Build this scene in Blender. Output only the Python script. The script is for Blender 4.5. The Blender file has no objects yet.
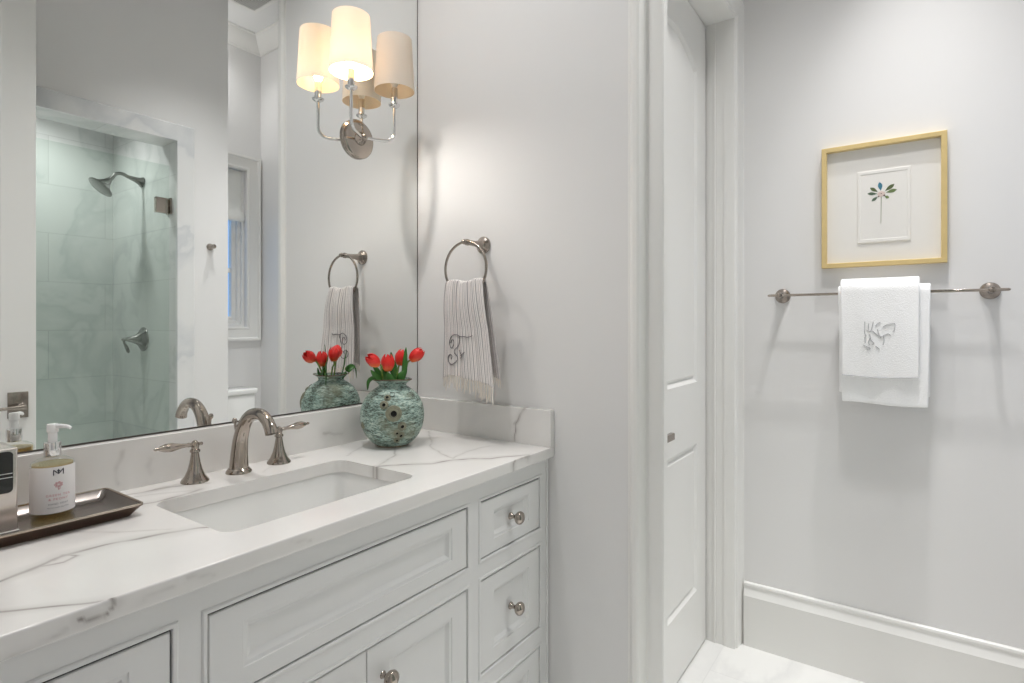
import bpy, bmesh, math, random
import numpy as np
from mathutils import Vector, Matrix
random.seed(7)
PI = math.pi
C = bpy.context.scene.collection
SC = bpy.context.scene

# ------------------------------------------------------------------ camera
# frame of the room: the camera stands in the doorway above (0, 0); x runs along the
# vanity wall, y towards it, z up. Units are metres.
H = 1.26
cam = bpy.data.cameras.new('camera'); camo = bpy.data.objects.new('camera', cam); C.objects.link(camo)
camo.location = (0, 0, H)
camo.rotation_euler = (math.radians(90), 0, math.radians(35.2 - 90))
cam.sensor_width = 36; cam.lens = 566 / 1024 * 36; cam.shift_y = -17.5 / 1024
cam.clip_start = .02
SC.camera = camo

# ------------------------------------------------------------------ world, lights, exposure
w = bpy.data.worlds.new('world'); SC.world = w; w.use_nodes = True
bg = w.node_tree.nodes['Background']; bg.inputs['Color'].default_value = (.20, .42, .80, 1); bg.inputs['Strength'].default_value = 1.5

def light(name, kind, loc, power, color=(1, 1, 1), size=.1, size_y=None, rot=(0, 0, 0), spot=None, blend=.5):
    l = bpy.data.lights.new(name, kind); l.energy = power; l.color = color
    if kind == 'AREA':
        l.size = size; l.shape = 'DISK'
        if size_y: l.shape = 'RECTANGLE'; l.size_y = size_y
    else:
        l.shadow_soft_size = size
    if spot: l.spot_size = math.radians(spot); l.spot_blend = blend
    o = bpy.data.objects.new(name, l); C.objects.link(o); o.location = loc; o.rotation_euler = rot
    return o
CEIL = 3.35
WHITE = (.99, .98, .98)
DOWN_AND_FILL = [('downlight_nook', (1.99, -.05), 112, .02, 54, 1), ('fill_vanity', (.75, 1.12), 66, .06, 120, .8), ('fill_centre', (1.62, .10), 128, .13, 95, 1), ('fill_alcove', (1.86, -.78), 17, .05, 130, .9)]  # nook lamp follows the wall shadows; the other three are added fill
for n, (x, y), p, r, cone, bl in DOWN_AND_FILL:
    light(n, 'SPOT', (x, y, CEIL - .015), p, WHITE, r, spot=cone, blend=bl)
light('fill_shower', 'SPOT', (1.05, -1.0, 2.73), 46, (.98, 1, .99), .06, spot=140, blend=1)  # unseen spot added to brighten the shower
light('fill_hall', 'AREA', (-.85, .95, 2.9), 11, WHITE, .8)  # unseen area light added in the hall as frontal fill
SC.view_settings.view_transform = 'Standard'; SC.view_settings.look = 'None'
SC.view_settings.gamma = 1; SC.view_settings.use_curve_mapping = False
SC.view_settings.exposure = 0.13
cy_ = SC.cycles
try:
    cy_.use_denoising = True
    cy_.max_bounces = 14; cy_.diffuse_bounces = 7; cy_.glossy_bounces = 8; cy_.transmission_bounces = 10; cy_.transparent_max_bounces = 16
    cy_.sample_clamp_indirect = 4.0; cy_.caustics_refractive = False; cy_.blur_glossy = .3
except Exception: pass

# ------------------------------------------------------------------ materials
def mat(name):
    m = bpy.data.materials.new(name); m.use_nodes = True
    return m, m.node_tree, m.node_tree.nodes['Principled BSDF']
def lin(c):
    return tuple((v / 255 / 12.92 if v / 255 <= .04045 else ((v / 255 + .055) / 1.055) ** 2.4) for v in c)
def simple(name, rgb, rough=.5, metal=0, bump=0, bscale=60, coat=0, spec=.5, var=0, vscale=3):
    m, nt, b = mat(name); N = nt.nodes; L = nt.links
    c = (*lin(rgb), 1)
    b.inputs['Base Color'].default_value = c; b.inputs['Roughness'].default_value = rough; b.inputs['Metallic'].default_value = metal
    b.inputs['Specular IOR Level'].default_value = spec
    if coat: b.inputs['Coat Weight'].default_value = coat; b.inputs['Coat Roughness'].default_value = .1
    tc = N.new('ShaderNodeTexCoord')
    nz = N.new('ShaderNodeTexNoise'); nz.inputs['Scale'].default_value = bscale; nz.inputs['Detail'].default_value = 5
    L.new(tc.outputs['Object'], nz.inputs['Vector'])
    if bump:
        bp = N.new('ShaderNodeBump'); bp.inputs['Strength'].default_value = bump; bp.inputs['Distance'].default_value = .002
        L.new(nz.outputs['Fac'], bp.inputs['Height']); L.new(bp.outputs['Normal'], b.inputs['Normal'])
    if var:
        n2 = N.new('ShaderNodeTexNoise'); n2.inputs['Scale'].default_value = vscale; L.new(tc.outputs['Object'], n2.inputs['Vector'])
        mx = N.new('ShaderNodeMix'); mx.data_type = 'RGBA'; mx.inputs[6].default_value = tuple(v * (1 - var) for v in c[:3]) + (1,); mx.inputs[7].default_value = tuple(min(1, v * (1 + var)) for v in c[:3]) + (1,)
        L.new(n2.outputs['Fac'], mx.inputs[0]); L.new(mx.outputs[2], b.inputs['Base Color'])
    return m
PAINT = simple('wall_paint', (224, 223, 222), .6, bump=.08, bscale=9, var=.012)
CEILM = simple('ceiling_paint', (229, 229, 228), .8)
TRIM = simple('trim_paint', (232, 231, 228), .35, bump=.03, bscale=20)
CAB = simple('cabinet_paint', (224, 224, 223), .38, bump=.03, bscale=30)
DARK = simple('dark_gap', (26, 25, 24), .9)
NICKEL = simple('polished_nickel', (172, 163, 154), .09, 1, var=.06, vscale=20)
SATIN = simple('brushed_nickel', (160, 151, 143), .24, 1, bump=.02, bscale=200)
CHROME = simple('chrome', (225, 225, 225), .06, 1)
SILVER = simple('satin_silver', (222, 214, 208), .22, .85)
PEWTER = simple('dark_pewter', (158, 157, 155), .2, 1)
PORC = simple('white_porcelain', (236, 236, 234), .08, coat=.5)
GOLD = simple('pale_gold_leaf', (214, 190, 134), .4, .2, bump=.1, bscale=120, var=.08, vscale=30)
PAPER = simple('mat_board', (240, 237, 232), .8, bump=.05, bscale=300)
PLASTIC = simple('white_plastic', (240, 240, 240), .25)
BLACKG = simple('black_glass', (26, 30, 28), .08)
BRONZE = simple('bronze_metal', (112, 92, 80), .28, .9, bump=.05, bscale=90, var=.2, vscale=15)
TRAYM = simple('tray_inner_metal', (128, 122, 118), .25, .9, bump=.05, bscale=60, var=.15, vscale=12)
STEM = simple('tulip_stem_green', (112, 142, 62), .5, var=.1, vscale=30)
LEAF = simple('tulip_leaf_green', (52, 108, 36), .45, bump=.1, bscale=120, var=.25, vscale=25)
BLIND = simple('roman_blind_linen', (236, 236, 232), .9, bump=.15, bscale=250)
THREAD = simple('grey_thread', (122, 118, 120), .8, bump=.2, bscale=900)
THREAD2 = simple('silver_thread', (182, 182, 184), .7, bump=.2, bscale=900)
INK = simple('black_ink', (40, 42, 56), .6)
PINK = simple('pink_ink', (206, 140, 146), .6)
GREYINK = simple('grey_ink', (110, 112, 122), .6)
LABEL = simple('label_paper', (238, 236, 236), .5)

def marble(name, base, vein, scale=1.6, rough=.15, brick=None):
    m, nt, b = mat(name); N = nt.nodes; L = nt.links
    tc = N.new('ShaderNodeTexCoord'); mp = N.new('ShaderNodeMapping'); mp.inputs['Rotation'].default_value = (.4, .3, .5)
    L.new(tc.outputs['Object'], mp.inputs['Vector'])
    nz = N.new('ShaderNodeTexNoise'); nz.inputs['Scale'].default_value = scale; nz.inputs['Detail'].default_value = 10; nz.inputs['Distortion'].default_value = .5
    L.new(mp.outputs[0], nz.inputs['Vector'])
    r = N.new('ShaderNodeValToRGB'); e = r.color_ramp.elements
    e[0].position = .40; e[0].color = (*lin(base), 1); e[1].position = .62; e[1].color = (*lin(base), 1)
    x = e.new(.505); x.color = (*lin(vein), 1)
    y = e.new(.47); y.color = (*lin(tuple((p * .8 + q * .2) for p, q in zip(base, vein))), 1)
    L.new(nz.outputs['Fac'], r.inputs[0])
    out = r.outputs[0]
    if brick:
        axis, bw, bh, mort = brick
        sx = N.new('ShaderNodeSeparateXYZ'); L.new(tc.outputs['Object'], sx.inputs[0]); cb = N.new('ShaderNodeCombineXYZ')
        a = {'x': ('X', 'Z'), 'y': ('Y', 'Z'), 'z': ('X', 'Y')}[axis]
        L.new(sx.outputs[a[0]], cb.inputs[0]); L.new(sx.outputs[a[1]], cb.inputs[1])
        bk = N.new('ShaderNodeTexBrick'); L.new(cb.outputs[0], bk.inputs['Vector']); bk.inputs['Scale'].default_value = 1
        bk.inputs['Brick Width'].default_value = bw; bk.inputs['Row Height'].default_value = bh; bk.inputs['Mortar Size'].default_value = .002
        bk.inputs['Color1'].default_value = (1, 1, 1, 1); bk.inputs['Color2'].default_value = (.93, .93, .93, 1); bk.inputs['Mortar'].default_value = (*[mort] * 3, 1)
        mx = N.new('ShaderNodeMix'); mx.data_type = 'RGBA'; mx.blend_type = 'MULTIPLY'; mx.inputs[0].default_value = 1
        L.new(out, mx.inputs[6]); L.new(bk.outputs[0], mx.inputs[7]); out = mx.outputs[2]
    L.new(out, b.inputs['Base Color']); b.inputs['Roughness'].default_value = rough
    return m
CASEM = marble('casing_marble', (222, 222, 221), (204, 206, 208), 2.2)
TILE_X = marble('shower_tile_back', (216, 218, 216), (200, 204, 202), 2.5, .2, ('x', .61, .305, .8))
TILE_Y = marble('shower_tile_side', (216, 218, 216), (202, 205, 203), 2.5, .2, ('y', .61, .305, .8))
FLOORM = marble('floor_tile', (238, 237, 234), (226, 225, 223), 1.8, .3, ('z', .6, .6, .9))

def quartz():
    m, nt, b = mat('veined_quartz'); N = nt.nodes; L = nt.links
    at = N.new('ShaderNodeAttribute'); at.attribute_name = 'vein'
    tc = N.new('ShaderNodeTexCoord'); nz = N.new('ShaderNodeTexNoise'); nz.inputs['Scale'].default_value = 2.5; nz.inputs['Detail'].default_value = 4; nz.inputs['Distortion'].default_value = 1
    L.new(tc.outputs['Object'], nz.inputs['Vector'])
    r = N.new('ShaderNodeValToRGB'); r.color_ramp.elements[0].position = .35; r.color_ramp.elements[0].color = (*lin((233, 231, 228)), 1)
    r.color_ramp.elements[1].position = .75; r.color_ramp.elements[1].color = (*lin((222, 220, 218)), 1); L.new(nz.outputs['Fac'], r.inputs[0])
    mx = N.new('ShaderNodeMix'); mx.data_type = 'RGBA'; L.new(at.outputs['Fac'], mx.inputs[0]); L.new(r.outputs[0], mx.inputs[6]); mx.inputs[7].default_value = (*lin((150, 144, 140)), 1)
    L.new(mx.outputs[2], b.inputs['Base Color']); b.inputs['Roughness'].default_value = .14; b.inputs['Specular IOR Level'].default_value = .5
    return m
QUARTZ = quartz()

def mirror_mat():
    m, nt, b = mat('mirror_silver'); nt.nodes.remove(b)
    g = nt.nodes.new('ShaderNodeBsdfGlossy'); g.inputs['Roughness'].default_value = 0; g.inputs['Color'].default_value = (.90, .915, .905, 1)
    nt.links.new(g.outputs[0], nt.nodes['Material Output'].inputs[0]); return m
MIRROR = mirror_mat()
def sheet_glass(name, tint, rough=0, refl=1.0):
    m, nt, b = mat(name); nt.nodes.remove(b); N = nt.nodes
    t = N.new('ShaderNodeBsdfTransparent'); t.inputs[0].default_value = (*tint, 1)
    g = N.new('ShaderNodeBsdfGlossy'); g.inputs['Roughness'].default_value = rough; g.inputs['Color'].default_value = (.9, .97, .94, 1)
    fr = N.new('ShaderNodeFresnel'); fr.inputs[0].default_value = 1.33; ge = N.new('ShaderNodeNewGeometry')
    iv = N.new('ShaderNodeMath'); iv.operation = 'SUBTRACT'; iv.inputs[0].default_value = 1; nt.links.new(ge.outputs['Backfacing'], iv.inputs[1])
    mu = N.new('ShaderNodeMath'); mu.operation = 'MULTIPLY'; nt.links.new(fr.outputs[0], mu.inputs[0]); nt.links.new(iv.outputs[0], mu.inputs[1])
    mx = N.new('ShaderNodeMixShader'); nt.links.new(mu.outputs[0], mx.inputs[0]); nt.links.new(t.outputs[0], mx.inputs[1]); nt.links.new(g.outputs[0], mx.inputs[2])
    nt.links.new(mx.outputs[0], N['Material Output'].inputs[0]); return m
SHGLASS = sheet_glass('green_tinted_glass', (.91, .94, .922))
SHEDGE = simple('glass_edge_green', (150, 185, 172), .2)
CLEAR = sheet_glass('clear_glass', (.99, .99, .99))
BOTTLE = sheet_glass('bottle_glass', (.95, .95, .93))
AMBER = sheet_glass('amber_soap', (.90, .80, .58), .05)

def shade_mat(name, col, trans):
    m, nt, b = mat(name); N = nt.nodes; nt.nodes.remove(b)
    d = N.new('ShaderNodeBsdfDiffuse'); d.inputs[0].default_value = (*lin(col), 1)
    t = N.new('ShaderNodeBsdfTranslucent'); t.inputs[0].default_value = (*lin((255, 251, 244)), 1)
    wv = N.new('ShaderNodeTexNoise'); wv.inputs['Scale'].default_value = 180
    tc = N.new('ShaderNodeTexCoord'); nt.links.new(tc.outputs['Object'], wv.inputs['Vector'])
    bp = N.new('ShaderNodeBump'); bp.inputs['Strength'].default_value = .15; bp.inputs['Distance'].default_value = .001
    nt.links.new(wv.outputs['Fac'], bp.inputs['Height']); nt.links.new(bp.outputs[0], d.inputs['Normal'])
    mx = N.new('ShaderNodeMixShader'); mx.inputs[0].default_value = trans
    nt.links.new(d.outputs[0], mx.inputs[1]); nt.links.new(t.outputs[0], mx.inputs[2]); nt.links.new(mx.outputs[0], N['Material Output'].inputs[0]); return m
SHADE = shade_mat('cream_linen_shade', (249, 246, 240), .45)
LINING = shade_mat('warm_light_lining', (220, 188, 138), .45)  # tan holds the dim warm light seen inside the unlit lamp
def emis(name, col, s):
    m, nt, b = mat(name); b.inputs['Emission Color'].default_value = (*col, 1); b.inputs['Emission Strength'].default_value = s
    b.inputs['Base Color'].default_value = (.9, .9, .88, 1); return m
BULB_ON = emis('lit_bulb', (1, .945, .88), 620)
BULB_OFF = simple('frosted_bulb', (240, 236, 225), .3)
LENS = emis('lit_downlight_or_fill_lens', (1, .98, .95), 8)

def stripe_cloth():
    m, nt, b = mat('striped_linen'); N = nt.nodes; L = nt.links
    uv = N.new('ShaderNodeUVMap'); uv.uv_map = 'UVMap'; sp = N.new('ShaderNodeSeparateXYZ'); L.new(uv.outputs[0], sp.inputs[0])
    def frac(mult, off, thr):
        a = N.new('ShaderNodeMath'); a.operation = 'MULTIPLY_ADD'; a.inputs[1].default_value = mult; a.inputs[2].default_value = off; L.new(sp.outputs[0], a.inputs[0])
        f = N.new('ShaderNodeMath'); f.operation = 'FRACT'; L.new(a.outputs[0], f.inputs[0])
        g = N.new('ShaderNodeMath'); g.operation = 'LESS_THAN'; g.inputs[1].default_value = thr; L.new(f.outputs[0], g.inputs[0]); return g
    a = frac(19, 0, .30); c = frac(19, .45, .13)
    ad = N.new('ShaderNodeMath'); ad.operation = 'MAXIMUM'; L.new(a.outputs[0], ad.inputs[0]); L.new(c.outputs[0], ad.inputs[1])
    mx = N.new('ShaderNodeMix'); mx.data_type = 'RGBA'; L.new(ad.outputs[0], mx.inputs[0])
    mx.inputs[6].default_value = (*lin((238, 234, 230)), 1); mx.inputs[7].default_value = (*lin((174, 168, 170)), 1)
    L.new(mx.outputs[2], b.inputs['Base Color']); b.inputs['Roughness'].default_value = .95; b.inputs['Specular IOR Level'].default_value = .1
    tc = N.new('ShaderNodeTexCoord'); nz = N.new('ShaderNodeTexNoise'); nz.inputs['Scale'].default_value = 400; L.new(tc.outputs['Object'], nz.inputs['Vector'])
    bp = N.new('ShaderNodeBump'); bp.inputs['Strength'].default_value = .3; bp.inputs['Distance'].default_value = .001; L.new(nz.outputs['Fac'], bp.inputs['Height']); L.new(bp.outputs[0], b.inputs['Normal'])
    return m
STRIPE = stripe_cloth()
FRINGE = simple('fringe_yarn', (228, 221, 212), .95, bump=.3, bscale=500)
TERRY = simple('white_terry', (248, 248, 248), .95, bump=.9, bscale=260, spec=.1)

def vase_mat():
    m, nt, b = mat('verdigris_glaze'); N = nt.nodes; L = nt.links
    tc = N.new('ShaderNodeTexCoord')
    mp = N.new('ShaderNodeMapping'); mp.inputs['Scale'].default_value = (1, 1, 3.6); L.new(tc.outputs['Object'], mp.inputs[0])
    nz = N.new('ShaderNodeTexNoise'); nz.inputs['Scale'].default_value = 30; nz.inputs['Detail'].default_value = 10; nz.inputs['Roughness'].default_value = .7; L.new(mp.outputs[0], nz.inputs['Vector'])
    n3 = N.new('ShaderNodeTexNoise'); n3.inputs['Scale'].default_value = 120; n3.inputs['Detail'].default_value = 6; L.new(mp.outputs[0], n3.inputs['Vector'])
    n2 = N.new('ShaderNodeTexNoise'); n2.inputs['Scale'].default_value = 14; n2.inputs['Detail'].default_value = 4; L.new(tc.outputs['Object'], n2.inputs['Vector'])
    r = N.new('ShaderNodeValToRGB'); e = r.color_ramp.elements
    e[0].position = .39; e[0].color = (*lin((52, 58, 50)), 1); e[1].position = .63; e[1].color = (*lin((204, 216, 205)), 1)
    for p, c in ((.435, (92, 104, 94)), (.485, (122, 148, 138)), (.54, (156, 180, 170))):
        q = e.new(p); q.color = (*lin(c), 1)
    av = N.new('ShaderNodeMix'); av.inputs[0].default_value = .32; L.new(nz.outputs['Fac'], av.inputs[2]); L.new(n3.outputs['Fac'], av.inputs[3]); L.new(av.outputs[0], r.inputs[0])
    r2 = N.new('ShaderNodeValToRGB'); r2.color_ramp.elements[0].position = .5; r2.color_ramp.elements[0].color = (0, 0, 0, 1); r2.color_ramp.elements[1].position = .7; r2.color_ramp.elements[1].color = (.7, .7, .7, 1)
    L.new(n2.outputs['Fac'], r2.inputs[0])
    mx = N.new('ShaderNodeMix'); mx.data_type = 'RGBA'; L.new(r2.outputs[0], mx.inputs[0]); L.new(r.outputs[0], mx.inputs[6]); mx.inputs[7].default_value = (*lin((132, 134, 110)), 1)
    L.new(mx.outputs[2], b.inputs['Base Color']); b.inputs['Roughness'].default_value = .45
    bp = N.new('ShaderNodeBump'); bp.inputs['Strength'].default_value = .8; bp.inputs['Distance'].default_value = .003; L.new(av.outputs[0], bp.inputs['Height']); L.new(bp.outputs[0], b.inputs['Normal'])
    return m
VASE = vase_mat()
RINGC = simple('bare_clay_ring', (132, 132, 112), .6, bump=.8, bscale=140, var=.45, vscale=60)
HOLE = simple('dark_hole', (12, 12, 12), .9)
def petal_mat():
    m, nt, b = mat('tulip_petal'); N = nt.nodes; L = nt.links
    tc = N.new('ShaderNodeTexCoord'); sp = N.new('ShaderNodeSeparateXYZ'); L.new(tc.outputs['Generated'], sp.inputs[0])
    r = N.new('ShaderNodeValToRGB'); e = r.color_ramp.elements; e[0].position = 0; e[0].color = (*lin((236, 120, 60)), 1); e[1].position = .9; e[1].color = (*lin((222, 30, 30)), 1)
    q = e.new(.35); q.color = (*lin((232, 52, 42)), 1)
    L.new(sp.outputs[2], r.inputs[0]); L.new(r.outputs[0], b.inputs['Base Color']); b.inputs['Roughness'].default_value = .45
    b.inputs['Subsurface Weight'].default_value = .1; b.inputs['Subsurface Radius'].default_value = (.01, .004, .002)
    return m
PETAL = petal_mat()

# ------------------------------------------------------------------ mesh helpers
def obj(name, bm, m, parent=None, smooth=False, angle=None):
    me = bpy.data.meshes.new(name); bmesh.ops.recalc_face_normals(bm, faces=bm.faces[:]); bm.to_mesh(me); bm.free()
    for mm in (m if isinstance(m, (list, tuple)) else [m]): me.materials.append(mm)
    if smooth:
        for p in me.polygons: p.use_smooth = True
        try: me.set_sharp_from_angle(angle=math.radians(angle or 40))
        except Exception: pass
    o = bpy.data.objects.new(name, me); C.objects.link(o)
    if parent:
        o.parent = parent
        o.matrix_parent_inverse = world_of(parent).inverted()
    return o
def world_of(o):
    M = Matrix.LocRotScale(o.location, o.rotation_euler, o.scale)
    if o.parent: M = world_of(o.parent) @ o.matrix_parent_inverse @ M
    return M
def tag(o, label, cat, group=None, kind=None):
    o['label'] = label; o['category'] = cat
    if group: o['group'] = group
    if kind: o['kind'] = kind
    return o
def thing(name, label, cat, loc, group=None):
    o = bpy.data.objects.new(name, None); C.objects.link(o); o.location = loc; o.empty_display_size = .05
    return tag(o, label, cat, group)
def struct(name, bm, m, smooth=False, angle=None, label=None):
    o = obj(name, bm, m, None, smooth, angle); o['kind'] = 'structure'
    if label: o['label'] = label; o['category'] = label.split()[-1]
    return o
def NB(): return bmesh.new()
def box(bm, x0, x1, y0, y1, z0, z1, bev=0, seg=2, M=None):
    t = bmesh.new(); bmesh.ops.create_cube(t, size=1)
    for v in t.verts: v.co = Vector(((x0 + x1) / 2 + v.co.x * (x1 - x0), (y0 + y1) / 2 + v.co.y * (y1 - y0), (z0 + z1) / 2 + v.co.z * (z1 - z0)))
    if bev: bmesh.ops.bevel(t, geom=t.edges[:], offset=bev, segments=seg, affect='EDGES', profile=.5)
    return join(bm, t, M)
def join(bm, t, M=None):
    if M is not None: t.transform(M)
    me = bpy.data.meshes.new('tmp'); t.to_mesh(me); t.free(); bm.from_mesh(me); bpy.data.meshes.remove(me); return bm
def grid(bm, rows, close_u=False, close_v=False):
    V = [[bm.verts.new(p) for p in r] for r in rows]; n = len(V); k = len(V[0])
    for i in range(n - (0 if close_v else 1)):
        for j in range(k - (0 if close_u else 1)):
            a, b_, c_, d = V[i][j], V[i][(j + 1) % k], V[(i + 1) % n][(j + 1) % k], V[(i + 1) % n][j]
            if len({a, b_, c_, d}) == 4: bm.faces.new((a, b_, c_, d))
    return V
def lathe(bm, prof, seg=32, M=None, cap0=True, cap1=True):
    t = bmesh.new(); rows = []
    for r, z in prof: rows.append([(max(r, 1e-5) * math.cos(2 * PI * i / seg), max(r, 1e-5) * math.sin(2 * PI * i / seg), z) for i in range(seg)])
    V = grid(t, rows, close_u=True)
    if cap0: t.faces.new(V[0][::-1])
    if cap1: t.faces.new(V[-1])
    return join(bm, t, M)
def align(loc, direction):
    d = Vector(direction).normalized(); q = d.to_track_quat('Z', 'Y'); return Matrix.Translation(Vector(loc)) @ q.to_matrix().to_4x4()
def catmull(pts, n=8):
    P = [Vector(p) for p in pts]; P = [2 * P[0] - P[1]] + P + [2 * P[-1] - P[-2]]; out = []
    for i in range(1, len(P) - 2):
        for k in range(n):
            t = k / n; a, b_, c_, d = P[i - 1], P[i], P[i + 1], P[i + 2]
            out.append(.5 * ((2 * b_) + (c_ - a) * t + (2 * a - 5 * b_ + 4 * c_ - d) * t * t + (3 * b_ - a - 3 * c_ + d) * t ** 3))
    out.append(P[-2]); return out
def tube(bm, pts, r, seg=10, caps=True, closed=False, flat=None):
    pts = [Vector(p) for p in pts]; n = len(pts); rr = r if isinstance(r, (list, tuple)) else [r] * n
    if len(rr) != n: rr = [np.interp(i / (n - 1), np.linspace(0, 1, len(rr)), rr) for i in range(n)]
    up = None; rows = []
    for i, p in enumerate(pts):
        a = pts[(i - 1) % n] if (closed or i > 0) else p; b_ = pts[(i + 1) % n] if (closed or i < n - 1) else p
        t = (b_ - a).normalized()
        if up is None: up = Vector((0, 0, 1)) if abs(t.z) < .9 else Vector((1, 0, 0))
        s_ = t.cross(up).normalized(); u_ = s_.cross(t).normalized(); up = u_
        rows.append([p + (s_ * math.cos(2 * PI * k / seg) + u_ * math.sin(2 * PI * k / seg) * (flat or 1)) * rr[i] for k in range(seg)])
    V = grid(bm, rows, close_u=True, close_v=closed)
    if caps and not closed: bm.faces.new(V[0][::-1]); bm.faces.new(V[-1])
    return bm
def prism(bm, poly, axis, a0, a1):
    """poly of 2-D points, extruded along axis ('x','y','z')."""
    f = {'x': lambda p, a: (a, p[0], p[1]), 'y': lambda p, a: (p[0], a, p[1]), 'z': lambda p, a: (p[0], p[1], a)}[axis]
    A = [bm.verts.new(f(p, a0)) for p in poly]; B = [bm.verts.new(f(p, a1)) for p in poly]; n = len(poly)
    for i in range(n): bm.faces.new((A[i], A[(i + 1) % n], B[(i + 1) % n], B[i]))
    bm.faces.new(A[::-1]); bm.faces.new(B); return bm
def offset_poly(P, d):
    n = len(P); out = []
    for i in range(n):
        p0, p1, p2 = Vector(P[i - 1]), Vector(P[i]), Vector(P[(i + 1) % n])
        e1 = (p1 - p0).normalized(); e2 = (p2 - p1).normalized(); n1 = Vector((-e1.y, e1.x)); n2 = Vector((-e2.y, e2.x))
        b_ = (n1 + n2); b_ = b_ / max(b_.dot(n1), .3) if b_.length > 1e-6 else n1
        out.append((p1 + b_ * d)[:])
    return out
def rectp(x0, x1, z0, z1): return [(x0, z0), (x1, z0), (x1, z1), (x0, z1)]
def panel_slab(bm, outer, thick, panels, prof, M=None):
    """slab in local x-z facing -y (front at y=0, back at y=thick); panels: CCW outlines recessed along prof [(inset, depth)...]."""
    t = bmesh.new(); edges = []
    def loop(P, y):
        vs = [t.verts.new((p[0], y, p[1])) for p in P]; return vs
    def ledges(vs): return [t.edges.new((vs[i], vs[(i + 1) % len(vs)])) for i in range(len(vs))]
    er = .0015
    O = loop(offset_poly(outer, er), 0); edges += ledges(O); rings = []
    for P in panels:
        v = loop(P, 0); edges += ledges(v); rings.append((P, v))
    bmesh.ops.triangle_fill(t, edges=edges, use_beauty=True, use_dissolve=False)
    for P, v in rings:
        last = v
        for ins, dep in prof:
            nv = loop(offset_poly(P, ins), dep)
            for i in range(len(P)): t.faces.new((last[i], last[(i + 1) % len(P)], nv[(i + 1) % len(P)], nv[i]))
            last = nv
        t.faces.new(last)
    O1 = loop(outer, er); O2 = loop(outer, thick)
    for a, b_ in ((O, O1), (O1, O2)):
        for i in range(len(outer)): t.faces.new((a[i], a[(i + 1) % len(outer)], b_[(i + 1) % len(outer)], b_[i]))
    t.faces.new(O2)
    return join(bm, t, M)
def frame_sweep(bm, rect, prof, M=None):
    """picture-frame sweep in x-z facing -y: rect opening x0,x1,z0,z1; prof points (outward, projection) closed loop."""
    x0, x1, z0, z1 = rect; t = bmesh.new(); rows = []
    for sx, sz, X, Z in ((-1, -1, x0, z0), (1, -1, x1, z0), (1, 1, x1, z1), (-1, 1, x0, z1)):
        rows.append([(X + sx * o, -p, Z + sz * o) for o, p in prof])
    grid(t, rows, close_u=True, close_v=True); return join(bm, t, M)

YM, XS, XF = 1.489, 1.509, 2.3585
YB = -.536           # front of the shower wall
YW = -.971           # window wall
XL = .03             # left wall face
YD = .570            # face of the closet wall

# ------------------------------------------------------------------ shell
b = NB(); box(b, -1.8, 2.6, -1.7, 1.75, -.08, 0); struct('floor', b, FLOORM)
b = NB(); box(b, -1.8, 2.6, -1.7, 1.75, CEIL, CEIL + .08); struct('ceiling', b, CEILM)
b = NB(); box(b, -.12, XS + .12, YM + .0075, YM + .12, 0, CEIL); struct('wall_back', b, PAINT)
b = NB(); box(b, XS, XS + .045, .66, YM + .0075, 0, CEIL); struct('wall_right', b, PAINT)
# closet wall above the door and the closet behind it
b = NB(); box(b, XS + .055, XF, YD, YD + .12, 2.455, CEIL); struct('wall_closet', b, PAINT)
b = NB(); box(b, XF, XF + .12, YW - .12, 1.62, 0, CEIL); struct('wall_far', b, PAINT)
# left wall with the entry doorway the camera looks through
b = NB(); box(b, XL - .13, XL, .84, YM, 0, CEIL); box(b, XL - .13, XL, YB, -.17, 0, CEIL); box(b, XL - .13, XL, -.17, .84, 2.76, CEIL); struct('wall_left', b, PAINT)
# shower wall with its opening, and the returns
SX0, SX1 = .66, 1.571
b = NB(); box(b, SX1 + .0125, 1.8806, YB - .13, YB, 0, CEIL); struct('wall_shower_end', b, PAINT)
b = NB(); box(b, XL - .13, SX0, YB - .175, YB, 0, CEIL); box(b, SX1, SX1 + .0125, YB - .13, YB, 2.40, CEIL); box(b, SX0, SX1, YB - .175, YB, 2.335, CEIL)
struct('wall_shower', b, PAINT)
b = NB(); box(b, SX1 + .1005, 1.69, YW, YB - .13, 0, CEIL); struct('wall_alcove', b, PAINT)
b = NB(); box(b, .1, SX1 + .02, -1.55, -1.429, 0, 2.8); struct('wall_shower_back', b, TILE_X)
b = NB(); box(b, SX1, SX1 + .012, -1.429, YB - .0005, 0, 2.76); box(b, SX1 + .012, SX1 + .1, -1.429, YW - .12, 0, 2.8); struct('wall_shower_side', b, TILE_Y)
b = NB(); box(b, .05, .1, -1.429, YB - .175, 0, 2.8); struct('wall_shower_left', b, TILE_Y)
b = NB(); box(b, .05, SX1 + .02, -1.43, YB - .175, 2.76, 2.8); struct('ceiling_shower', b, TILE_X)
# soffit / jamb tile lining
b = NB(); box(b, SX0, SX1, YB - .175, YB - .001, 2.3275, 2.335); box(b, SX0 - .0005, SX0 + .012, YB - .175, YB - .001, 0, 2.3275); struct('trim_shower_lining', b, TILE_X)
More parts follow.
